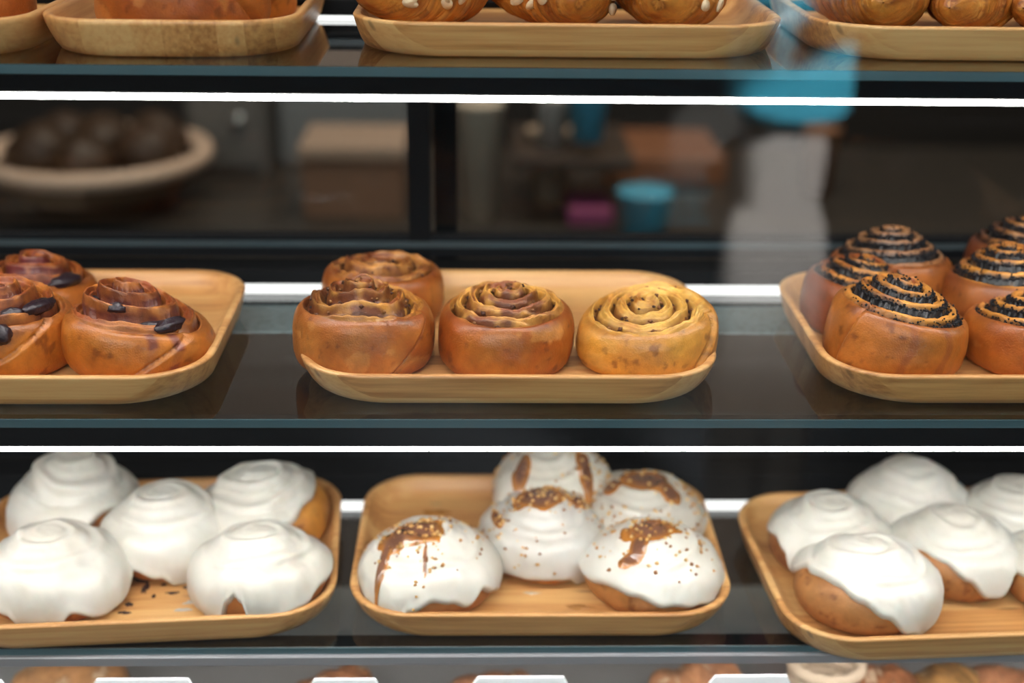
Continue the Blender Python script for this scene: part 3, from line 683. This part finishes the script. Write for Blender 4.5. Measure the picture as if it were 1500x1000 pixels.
# thinly iced ones
W3 = dict(gold=(.46, .20, .062), brown=(.34, .125, .035), bake=.4)
IC3 = (.80, .785, .735)
iced(1216, .8330, Z_BOT, .0445, .0345, .0130, 121, dict(tilt=(0, -.05), irr=.015), BK+[(195, .64), (212, .70), (222, .86), (232, .86), (242, .68), (262, .58), (285, .54), (305, .56), (325, .70), (345, .66)],
     'iced bun at the left of the right tray with a loose icing blob', GR, col=IC3, wall=dict(W3, bake=.85, brown=(.26, .09, .035)), t0=.0026)
iced(1332, .8790, Z_BOT, .0450, .0350, .0170, 122, dict(tilt=(0, -.02), irr=.01), BK+[(200, .80), (240, .84), (270, .84), (300, .84), (330, .82)],
     'fully iced bun at the back of the right tray with a low peak', GR, col=(.84, .82, .78), wall=W3, swirl=.0007)
iced(1268, .7730, Z_BOT, .0490, .0330, .0150, 123, dict(tilt=(.0, -.09), irr=.012, sx=1.02), BK+[(185, .56), (205, .52), (225, .53), (250, .62), (270, .72), (290, .86), (305, .93), (318, .90), (330, .72), (350, .66)],
     'brown bun at the front of the right tray with slanting icing and one wide drip', GR, col=(.84, .82, .77), wall=W3, t0=.0030, swirl=.0012)
iced(1398, .8130, Z_BOT, .0465, .0335, .0140, 124, dict(tilt=(0, -.06), irr=.015), BK+[(190, .60), (215, .54), (240, .58), (262, .70), (280, .84), (292, .86), (306, .70), (325, .66), (345, .70)],
     'iced bun in the middle of the right tray, icing running to the right', GR, col=IC3, wall=W3, t0=.0030)
iced(1492, .8560, Z_BOT, .0440, .0340, .0130, 125, dict(tilt=(0, -.03), irr=.02), BK+[(190, .74), (225, .72), (255, .76), (280, .84), (310, .80)],
     'iced bun at the back right of the right tray, cut by the edge', GR, col=IC3, wall=dict(W3, bake=.9), t0=.0030)
iced(1568, .7870, Z_BOT, .0465, .0330, .0140, 126, dict(tilt=(0, -.04), irr=.02), BK+[(180, .74), (200, .64), (230, .60), (260, .74), (290, .84)],
     'iced bun mostly hidden beyond the right edge, only its left side showing', GR, col=IC3, wall=W3, t0=.0030)

# ---- dark glazed buns on the small tray, top shelf
DS = dict(turns=3.2, bake=.8, brown=(.32, .075, .012), gold=(.58, .20, .03), toast=.6, depth=.004, irr=.02)
cinnamon(268, .8450, Z_TOP, .0540, .0450, .0120, 131, dict(DS, seams=((300, 345, 1),)), 'big dark glazed bun at the front of the small top shelf tray', 'glazed buns on the top shelf', name='glazed_bun')
cinnamon(350, .9080, Z_TOP, .0380, .0420, .0120, 132, dict(DS, bake=.3), 'golden glazed bun half hidden behind the big dark one', 'glazed buns on the top shelf', name='glazed_bun')
cinnamon(-50, .8550, Z_TOP, .0430, .0420, .0120, 133, dict(DS, bake=.95), 'dark bun in the tray at the top left corner', 'glazed buns on the top shelf', name='glazed_bun')

# ---- croissants
def croissant(u, y, z, L, Rr, seed, rz, label, group, warm=1.0, almonds=10, bend=.35):
    rng = np.random.RandomState(seed); nt, ns = 110, 200
    t = np.linspace(-1, 1, ns)[:, None]*np.ones(nt); a = np.ones((ns, 1))*np.linspace(0, 2*PI, nt, endpoint=False)
    env = np.clip(1-np.abs(t)**2.1, 0, 1)**.62
    k = (1-np.abs(t)); nl = 5.2
    ph = k*nl + .22*np.cos(a*1+rng.rand()*6)*(1-np.abs(t)*.3) + .12*n3(t*5, np.cos(a)*2, np.sin(a)*2, seed)
    uu = ph-np.floor(ph)
    r = Rr*(env*(.90) + .12*(k*nl-0)/nl*0)
    step = .10*(1-uu)**1.5 - .04*np.exp(-(uu/.06)**2)
    r = r*(1-.10+step+.10) + .0012*n3(t*30, np.cos(a)*3, np.sin(a)*3, seed+2)*env
    fine = .00045*np.sin(uu*38+2.5*n3(t*8, np.cos(a)*3, np.sin(a)*3, seed+4)); r = np.maximum(r+fine*env, .0006)
    bx = bend*L*(np.abs(t)**2)*.5
    X = t*L/2*(1-.1*t*t); Y = r*np.cos(a)+bx; Z = r*np.sin(a)*.80
    Z = Z - Z.min(); Z = np.maximum(Z, 0.0)
    nz = fbm(t*6, np.cos(a)*2, np.sin(a)*2, seed+6, 4); st = .5+.5*np.sin(uu*32+4*n3(t*10, np.cos(a)*2, np.sin(a)*2, seed+8))
    c = mixc(np.ones((ns, nt, 3))*np.array([.62, .24, .035]), (.34, .080, .010), np.clip(.35+.6*nz+.15*warm, 0, 1))
    c = mixc(c, (.76, .42, .12), .32*st*sst(.35, .9, uu)); c = mixc(c, (.13, .03, .006), .7*np.exp(-(uu/.09)**2))
    V = np.stack([X, Y, Z], -1); me = mesh('croissant', V, grid_faces(ns, nt), np.clip(c, .004, 1))
    o = link('croissant', me, M['dough_dark']); place(o, u, y, z); o.rotation_euler = (0, 0, R_(rz)); tag(o, label, 'croissant', group)
    c_, s_ = math.cos(R_(rz)), math.sin(R_(rz))
    for q in range(almonds):
        # flakes on the upper side facing the shop
        for _ in range(60):
            i = rng.randint(20, ns-20); j = rng.randint(nt)
            n = np.cross(V[i, (j+1) % nt]-V[i, j-1], V[i+1, j]-V[i-1, j]); n /= np.linalg.norm(n)+1e-9
            if np.dot(n, V[i, j]-V[i].mean(0)) < 0: n = -n
            wy = s_*n[0]+c_*n[1]
            if n[2] > -.35 and wy < -.55 and .016 < V[i, j, 2] < .040: break
        ra, rb = .0045*(.8+.5*rng.rand()), .0030*(.8+.4*rng.rand()); m_ = 12
        ring = [(ra*math.cos(2*PI*p_/m_)*(1+.12*math.cos(2*PI*p_/m_)), rb*math.sin(2*PI*p_/m_)) for p_ in range(m_)]
        vv = [(x_, y_, .0011) for x_, y_ in ring]+[(x_*1.03, y_*1.03, -.0002) for x_, y_ in ring]+[(0, 0, .0014)]
        ff = [(p_, (p_+1) % m_, 2*m_) for p_ in range(m_)]+[(p_, m_+p_, m_+(p_+1) % m_, (p_+1) % m_) for p_ in range(m_)]+[tuple(range(2*m_-1, m_-1, -1))]
        qn = Vector(n+rng.randn(3)*.22).normalized().to_track_quat('Z', 'Y').to_matrix().to_4x4()
        mt = Matrix.Translation(Vector(V[i, j]+n*.0012)) @ qn @ Matrix.Rotation(rng.rand()*6.28, 4, 'Z')
        me2 = mesh('almond_flake', [tuple(mt @ Vector(p_)) for p_ in vv], ff, np.tile([.80, .62, .40], (len(vv), 1)))
        link('almond_flake', me2, M['almond'], o)
    return o
GA, GB = 'almond croissants on the top shelf', 'croissants on the top right tray'
croissant(640, .862, Z_TOP, .130, .0355, 141, 62, 'almond croissant at the left of the top tray', GA, almonds=22)
croissant(820, .862, Z_TOP, .130, .0345, 142, 118, 'almond croissant in the middle of the top tray with a big flake', GA, almonds=22)
croissant(985, .860, Z_TOP, .140, .0360, 143, 96, 'almond croissant at the right of the top tray seen end on', GA, warm=0, almonds=8)
croissant(1278, .860, Z_TOP, .140, .0350, 144, 100, 'pale croissant behind the blue reflection on the top right tray', GB, warm=-1, almonds=0)
croissant(1424, .860, Z_TOP, .140, .0300, 145, 80, 'golden croissant second on the top right tray', GB, warm=0, almonds=0)
croissant(1552, .860, Z_TOP, .140, .0300, 146, 70, 'orange croissant at the right edge of the top shelf', GB, almonds=0)

# ---- smears of jam and chocolate on the left tray, plus stains
def splat(name, u, v, z, r, seed, col, m, parent, st=(1, 1), n=26, flat=.0006):
    p = at_z(u, v, z); rng = np.random.RandomState(seed)
    th = np.linspace(0, 2*PI, n, endpoint=False); k = 1+.55*n3(np.cos(th)*2.2, np.sin(th)*2.2, 0*th, seed)
    X = r*st[0]*k*np.cos(th); Y = r*st[1]*k*np.sin(th)
    V = np.r_[np.c_[X, Y, 0*X], np.c_[X*.8, Y*.8, 0*X+flat], [[0, 0, flat]]]
    Fc = [(i, (i+1) % n, n+(i+1) % n, n+i) for i in range(n)]+[(n+i, n+(i+1) % n, 2*n) for i in range(n)]
    me = mesh(name, V, Fc, np.tile(col, (len(V), 1)))
    o = link(name, me, m, parent)
    o.matrix_parent_inverse = Matrix.Identity(4)
    bpy.context.view_layer.update()
    o.location = parent.matrix_world.inverted() @ p
    return o
ZF = Z_BOT+TFLOOR+.0004
for k, (u, v, r, st) in enumerate([(215, 848, .008, (1, .5)), (212, 862, .004, (.6, 1.6)), (198, 842, .007, (1.2, .4)), (253, 868, .003, (1.4, .5)), (190, 885, .0025, (1, 1)),
                                   (277, 860, .003, (1.6, .5)), (283, 882, .005, (1.4, .5)), (268, 893, .004, (1.4, .4)), (295, 838, .005, (1.4, .5)), (182, 897, .003, (1.4, .5)), (225, 873, .0016, (1, 1)), (240, 856, .0018, (1, 1))]):
    splat('chocolate_crumb', u, v, ZF, r, 200+k, (.045, .016, .010) if k not in (6, 7) else (.60, .55, .48), M['crumb'], t_bl, st)
for k, (u, v, r, st, c) in enumerate([(778, 868, .004, (1.4, .5), (.72, .60, .45)), (845, 888, .007, (1.6, .4), (.45, .20, .05)), (636, 750, .006, (1.8, .5), (.50, .20, .04)), (640, 738, .004, (1.2, .5), (.70, .50, .25))]):
    splat('caramel_smear', u, v, ZF, r, 230+k, c, M['caramel'], t_bc, st, flat=.0003)

# ------------------------------------------------------------------ lower deck: breads and price cards
def loaf(u, v, L, Wd, Hh, seed, rz, label, cat, name, col, group=None, twist=0, y=None):
    p = at_z(u, v, Z_DECK+Hh); ns, nt = 120, 60
    t = np.linspace(-1, 1, ns)[:, None]*np.ones(nt); a = np.ones((ns, 1))*np.linspace(0, 2*PI, nt, endpoint=False)
    env = np.clip(1-np.abs(t)**4, 0, 1)**.4
    r = env*(1+.07*fbm(t*3, np.cos(a)*1.5, np.sin(a)*1.5, seed))
    if twist: r = r*(1+.16*np.abs(np.sin(twist*t+a*1.0))-.1)
    r = np.maximum(r, .01)
    X = t*L/2; Y = r*np.cos(a)*Wd/2; Z = np.maximum(r*np.sin(a)*Hh/2+Hh*.46, .0)
    nz = fbm(t*5, np.cos(a)*2, np.sin(a)*2, seed+3, 3)
    c = mixc(np.ones((ns, nt, 3))*np.array(col), np.array(col)*.4, np.clip(.35+.5*nz, 0, 1))
    c = mixc(c, (.62, .45, .30), .6*sst(.55, .9, nz)*sst(.2, .8, np.sin(a)))
    o = link(name, mesh(name, np.stack([X, Y, Z], -1), grid_faces(ns, nt), c), M['dough'])
    o.location = (p.x, y or p.y, Z_DECK+.0006); o.rotation_euler = (0, 0, R_(rz)); tag(o, label, cat, group)
    return o
GD = 'breads on the lower deck'
loaf(97, 978, .090, .060, .040, 301, 3, 'flat glazed brown bun on the lower deck at far left', 'bread', 'glazed_bun', (.42, .20, .08), GD)
loaf(480, 990, .075, .040, .034, 302, 35, 'twisted brown pastry on the lower deck between the first two trays', 'bread', 'twisted_pastry', (.35, .14, .06), GD, 6)
loaf(718, 992, .075, .040, .034, 303, 12, 'twisted brown pastry on the lower deck below the centre tray', 'bread', 'twisted_pastry', (.32, .14, .07), GD, 5)
loaf(1022, 978, .080, .052, .046, 304, 24, 'large folded brown pastry on the lower deck right of centre', 'bread', 'twisted_pastry', (.38, .17, .08), GD, 4)
loaf(1300, 985, .056, .060, .048, 305, 0, 'glossy brown bun nearest the rope basket on the lower deck', 'bread', 'glazed_bun', (.30, .11, .045), GD)
loaf(1398, 985, .060, .060, .048, 306, 20, 'olive tinted brown bun on the lower deck, middle of three', 'bread', 'glazed_bun', (.27, .13, .04), GD)
loaf(1480, 985, .060, .060, .050, 307, -15, 'cracked brown bun on the lower deck by the right edge', 'bread', 'glazed_bun', (.32, .13, .06), GD)
# rope basket: stacked coils, each a part
p = at_z(1205, 985, Z_DECK+.04)
bk = empty('rope_basket', (p.x+.004, p.y+.004, Z_DECK+.0005)); tag(bk, 'pale coiled rope basket holding brown buns on the lower deck', 'basket')
rope = plain('rope', (.55, .42, .30), .85, 0, .6, 500)
for k in range(5):
    rr = .020+.0015*k; n = 56; mm = 10; V = []
    for i in range(n):
        a = 2*PI*i/n
        for j in range(mm):
            b = 2*PI*j/mm; rad = .0052*(1+.10*math.sin(14*a*1.0+b*2)); V.append(((rr+rad*math.cos(b))*math.cos(a), (rr+rad*math.cos(b))*math.sin(a)*.8, .0055+k*.0095+rad*math.sin(b)))
    Fc = [(i*mm+j, ((i+1) % n)*mm+j, ((i+1) % n)*mm+(j+1) % mm, i*mm+(j+1) % mm) for i in range(n) for j in range(mm)]
    link('rope_coil', mesh('rope_coil', V, Fc), rope, bk)
# cards
for k, (u0, u1, v, lb) in enumerate([(133, 288, 990, 'blank white price card at far left under the bottom shelf'), (452, 562, 990, 'blank white price card between the left and centre trays'),
                                     (692, 838, 987, 'blank white price card below the middle of the centre tray'), (1040, 1165, 985, 'blank white price card beside the rope basket'),
                                     (-60, 14, 992, 'blank white price card cut by the left edge')]):
    a, b = at_y(u0, v, .752), at_y(u1, v, .752); W_ = b.x-a.x; h = a.z-Z_DECK-.003
    r_ = empty('price_card', ((a.x+b.x)/2, .752, Z_DECK+.0005)); tag(r_, lb, 'price card', 'white price cards on the lower deck')
    pts = [(-W_/2, .004), (W_/2, .004), (W_/2, h-.012), (W_/2-.006, h), (-W_/2+.004, h), (-W_/2, h-.006)]
    V = [(x, -.0006, z) for x, z in pts]+[(x, .0006, z) for x, z in pts]; n = len(pts)
    Fc = [tuple(range(n)), tuple(range(2*n-1, n-1, -1))]+[(i, n+i, n+(i+1) % n, (i+1) % n) for i in range(n)]
    link('card', mesh('card', V, Fc, None, False), M['card'], r_)
    MB().box(-W_/3, W_/3, -.006, -.001, 0, .006, .001).box(-W_/3, W_/3, .001, .010, 0, .006, .001).build('card_holder', M['black'], r_)

# ------------------------------------------------------------------ kitchen behind the case
YK = 1.75
def kpt(u, v, y=YK): return at_y(u, v, y)
ct_z = kpt(300, 335).z
k_ = MB().box(-1.6, 1.8, 1.60, 2.25, ct_z-.04, ct_z, .002).box(-1.6, 1.8, 1.64, 2.25, 0.0, ct_z-.04).build('back_counter', plain('dark_counter', (.05, .042, .036), .35)); tag(k_, 'long dark counter in the kitchen behind the display case', 'counter')
# broad shallow bowl heaped with dark loaves, only its pale front rim catching light
c = kpt(120, 248, 1.78)
bw = empty('wooden_bowl', (c.x, 1.86, ct_z+.0006)); tag(bw, 'wide wooden bowl with a pale curved front rim, left behind the case', 'bowl')
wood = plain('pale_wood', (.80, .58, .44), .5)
hb = c.z-ct_z
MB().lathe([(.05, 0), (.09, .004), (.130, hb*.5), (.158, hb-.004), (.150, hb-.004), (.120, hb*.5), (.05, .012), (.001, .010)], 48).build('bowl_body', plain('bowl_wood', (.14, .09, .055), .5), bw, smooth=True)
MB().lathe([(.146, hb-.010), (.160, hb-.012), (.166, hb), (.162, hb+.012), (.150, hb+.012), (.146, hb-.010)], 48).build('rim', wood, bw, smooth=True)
for k, (dx, dy, rr) in enumerate([(-.075, -.02, .050), (.075, -.01, .050), (0, -.07, .045), (-.0, .03, .055), (-.07, .08, .045), (.07, .08, .045)]):
    bv, bf = blob(None, rr, 900+k, (1, .9, .9), 12, .10)
    o = link('dark_loaf', mesh('dark_loaf', bv.reshape(-1, 3), bf, np.tile([.055, .028, .014], (bv.reshape(-1, 3).shape[0], 1))), M['dough_matte'], None, (c.x+dx, 1.86+dy, ct_z+hb+.005))
    tag(o, 'dark brown loaf heaped in the wide wooden bowl', 'bread', 'dark loaves in the wooden bowl')
# steel fridge door; the disc on it stands in for a blurred highlight
a, b = kpt(268, 150, 2.0), kpt(395, 330, 2.0)
fr = empty('steel_cabinet', ((a.x+b.x)/2, 2.12, ct_z+.0006)); tag(fr, 'grey steel cabinet with a round disc standing in for a highlight behind the case', 'cabinet')
hw = (b.x-a.x)/2
MB().box(-hw, hw, -.10, .10, 0, .62, .004).build('body', plain('dull_steel', (.18, .17, .16), .4, .3), fr)
kk = kpt(346, 182, 1.99); kb = MB().lathe([(.001, 0), (.011, .002), (.013, .008), (.010, .016), (.001, .018)], 20).build('highlight_disc', M['steel'], fr, smooth=True)
kb.rotation_euler = (PI/2, 0, 0); kb.location = (kk.x-(a.x+b.x)/2, -.10, kk.z-ct_z)
dg = plain('door_steel', (.20, .19, .18), .4, .3); MB().box(-hw+.01, hw-.01, -.106, -.100, .02, .60, .002).build('door', dg, fr)
# kraft boxes and pale container
a, b = kpt(440, 215, 1.8), kpt(590, 300, 1.8); wz = a.z
kx = empty('kraft_box', ((a.x+b.x)/2, 1.87, ct_z+.0006)); tag(kx, 'brown kraft box with a lighter lid left of the black post', 'box')
hw = (b.x-a.x)/2; H_ = wz-ct_z
MB().box(-hw, hw, -.07, .07, 0, H_*.86, .002).build('box_body', plain('kraft', (.27, .15, .095), .8), kx)
MB().box(-hw-.004, hw+.004, -.074, .074, H_*.82, H_, .002).build('lid', plain('kraft_lid', (.46, .33, .25), .8), kx)
a, b = kpt(408, 160, 2.1), kpt(600, 210, 2.1)
bl = MB().box(a.x, b.x, 2.1, 2.2, ct_z+.0006, kpt(500, 120, 2.1).z, .004).build('grey_panel', plain('grey_panel', (.22, .23, .24), .5)); tag(bl, 'light grey upright panel behind the kraft box', 'panel')
def cup(u0, u1, vt, y, m, label, name='paper_cup', n=1, cat='cup', vb=None, group=None):
    a, b = kpt(u0, vt, y), kpt(u1, vt, y); r = (b.x-a.x)/2; cx = (a.x+b.x)/2
    z0 = ct_z+.0006 if vb is None else kpt(u0, vb, y).z; h = a.z-z0
    r_ = empty(name, (cx, y, z0)); tag(r_, label, cat, group)
    MB().lathe([(r*.72, 0), (r*.76, 0), (r*.98, h-.004), (r, h-.003), (r, h), (r*.95, h), (r*.72, .004), (.001, .004)], 32).build('cup_wall', m, r_, smooth=True)
    ring = MB(); ring.lathe([(r*.99, h-.006), (r*1.04, h-.004), (r*1.04, h+.001), (r*.99, h+.002)], 32); ring.build('rim', m, r_, smooth=True)
    return r_
pc = plain('cream_paper', (.62, .53, .43), .6); wc = plain('white_paper', (.62, .58, .55), .6); tq = plain('turquoise_paper', (.10, .42, .62), .5)
cup(668, 738, 150, 1.8, pc, 'tall cream stack of cups right of the black post', 'cup_stack', cat='cups')
cup(772, 842, 190, 1.9, plain('tan_paper', (.50, .38, .28), .6), 'tan stack of cups behind the case beside the cream one', 'cup_stack', cat='cups')
# shelf boards and jars seen as brown warm shapes
sb = MB().box(kpt(890, 270, 2.0).x, kpt(1060, 270, 2.0).x, 1.99, 2.19, ct_z+.0006, ct_z+.045, .003).build('wooden_crate', plain('warm_wood', (.28, .115, .055), .6)); tag(sb, 'warm brown wooden crate low behind the right half of the case', 'crate')
j1 = cup(905, 985, 285, 1.72, tq, 'small turquoise paper cup on the kitchen counter', 'paper_cup', vb=352)
j1.location.z = max(j1.location.z, ct_z+.0006)
pn = MB().box(kpt(830, 300, 1.8).x, kpt(895, 300, 1.8).x, 1.76, 1.84, ct_z+.0006, ct_z+.03, .006).build('magenta_cloth', plain('magenta', (.28, .05, .16), .9)); tag(pn, 'folded dark magenta cloth on the kitchen counter', 'cloth')
jr = cup(1178, 1232, 188, 1.95, plain('copper_tin', (.32, .15, .08), .5), 'brown upright tin at the right on the kitchen counter', 'storage_tin', cat='tin')
# hanging cups: white and turquoise at (800-890,150-210)
cup(785, 835, 140, 1.85, wc, 'white paper cup standing upside near the turquoise one', 'paper_cup', vb=212)
cup(832, 892, 135, 1.80, tq, 'turquoise paper cup on the shelf beside the white one', 'paper_cup', vb=205)
a = kpt(780, 208, 1.86); b = kpt(900, 208, 1.86)
hs = MB().box(a.x-.03, b.x+.02, 1.76, 1.98, a.z-.016, a.z-.0008, .001).build('wall_shelf', plain('shelf_dark', (.05, .035, .028), .6)); tag(hs, 'dark narrow shelf carrying the white and turquoise cups', 'shelf')

# ------------------------------------------------------------------ customer standing on the shop side (seen only mirrored in the front glass)
def mirrored(u, v, yv):                 # real position of something seen mirrored at virtual depth yv
    q = at_y(u, v, yv); return Vector((q.x, 2*(Y_PANE-.003)-yv, q.z))
def skin(name, pts, edges, radii, m, parent, sub=2):
    me = bpy.data.meshes.new(name); me.from_pydata([tuple(q) for q in pts], edges, [])
    o = link(name, me, m, parent)
    sm = o.modifiers.new('skin', 'SKIN'); sm.use_smooth_shade = True
    for i, rr in enumerate(radii):
        me.skin_vertices[0].data[i].radius = rr if isinstance(rr, tuple) else (rr, rr)
    me.skin_vertices[0].data[0].use_root = True
    s2 = o.modifiers.new('sub', 'SUBSURF'); s2.levels = sub; s2.render_levels = sub
    return o
YV = 1.75
hip = mirrored(1150, 185, YV); knee = mirrored(1150, 420, YV); px, py = hip.x, hip.y
pr = empty('person', (px, py, 0)); tag(pr, 'person in a turquoise top and pale grey trousers, mirrored in the front glass', 'person')
hz, sx_ = hip.z, .0
fab = plain('turquoise_fabric', (.05, .46, .66), .85); trs = plain('pale_trousers', (.46, .44, .42), .9); skn = plain('skin_tone', (.55, .33, .24), .5)
shoe = plain('shoe_leather', (.45, .20, .20), .5); hair = plain('dark_hair', (.03, .02, .015), .5)
# body (head, neck, arms, hands with five fingers each) as one surface
BV = [(0, 0, hz+.02), (0, 0, hz+.28), (0, 0, hz+.50), (0, .005, hz+.57), (0, .012, hz+.66), (0, .005, hz+.76)]
BE = [(0,1),(1,2),(2,3),(3,4),(4,5)]; BR = [(.065,.06),(.07,.06),(.06,.05),(.045,.045),(.070,.085),(.060,.072)]
for sd_ in (-1, 1):
    b0 = len(BV); hx = .035*sd_
    BV += [(sd_*.115, 0, hz+.49), (sd_*.135, .02, hz+.24), (sd_*.075, .13, hz+.22), (hx, .185, hz+.235)]
    BE += [(2, b0), (b0, b0+1), (b0+1, b0+2), (b0+2, b0+3)]; BR += [.04, .033, .024, (.030, .018)]
    for f_ in range(5):
        n0 = len(BV); o_ = (f_-1.5)*.012
        if f_ < 4: BV += [(hx-sd_*.012, .215, hz+.250-o_), (hx-sd_*.030, .232-abs(o_)*.2, hz+.250-o_)]
        else: BV += [(hx-sd_*.004, .195, hz+.275), (hx-sd_*.016, .212, hz+.292)]
        BE += [(b0+3, n0), (n0, n0+1)]; BR += [.0085, .007]
skin('body', BV, BE, BR, skn, pr)
skin('turquoise_top', [(0, 0, hz+.30), (0, 0, hz+.12), (0, 0, hz+.05), (0, 0, hz+.0), (0, 0, hz+.46), (-.115, 0, hz+.48), (-.135, .02, hz+.27), (.115, 0, hz+.48), (.135, .02, hz+.27)],
     [(0,1),(1,2),(2,3),(0,4),(4,5),(5,6),(4,7),(7,8)], [(.100,.10),(.088,.095),(.092,.100),(.095,.100),(.085,.085),.055,.048,.055,.048], fab, pr)
skin('trousers', [(0, 0, hz+.06), (0, 0, hz-.04), (-.030, .005, hz-.16), (-.036, .02, hz-.44), (-.040, .0, .09), (.030, -.005, hz-.16), (.040, -.01, hz-.44), (.042, -.02, .09)],
     [(0,1),(1,2),(2,3),(3,4),(1,5),(5,6),(6,7)], [(.070,.075),(.068,.072),.052,.046,.040,.052,.046,.040], trs, pr)
for s in (-.042, .042):
    skin('shoe', [(s, -.02, .045), (s, .06, .04), (s, .16, .03)], [(0,1),(1,2)], [.036,.036,.028], shoe, pr, 1)
skin('hair', [(0, -.035, hz+.68), (0, -.035, hz+.76), (0, -.005, hz+.80)], [(0,1),(1,2)], [(.078,.070),(.078,.072),(.070,.070)], hair, pr)
for s in (-.028, .028):
    ev, ef = blob(None, .010, 5, (1, .6, .7), 8, 0); link('eye', mesh('eye', ev.reshape(-1, 3), ef), plain('eye_dark', (.03, .02, .02), .2), pr, (s, .090, hz+.69))
ev, ef = blob(None, .014, 6, (.7, 1, 1.3), 8, 0); link('nose', mesh('nose', ev.reshape(-1, 3), ef), skn, pr, (0, .098, hz+.665))
ev, ef = blob(None, .020, 7, (1, .4, .28), 8, 0); link('mouth', mesh('mouth', ev.reshape(-1, 3), ef), plain('lips', (.42, .14, .12), .5), pr, (0, .090, hz+.632))
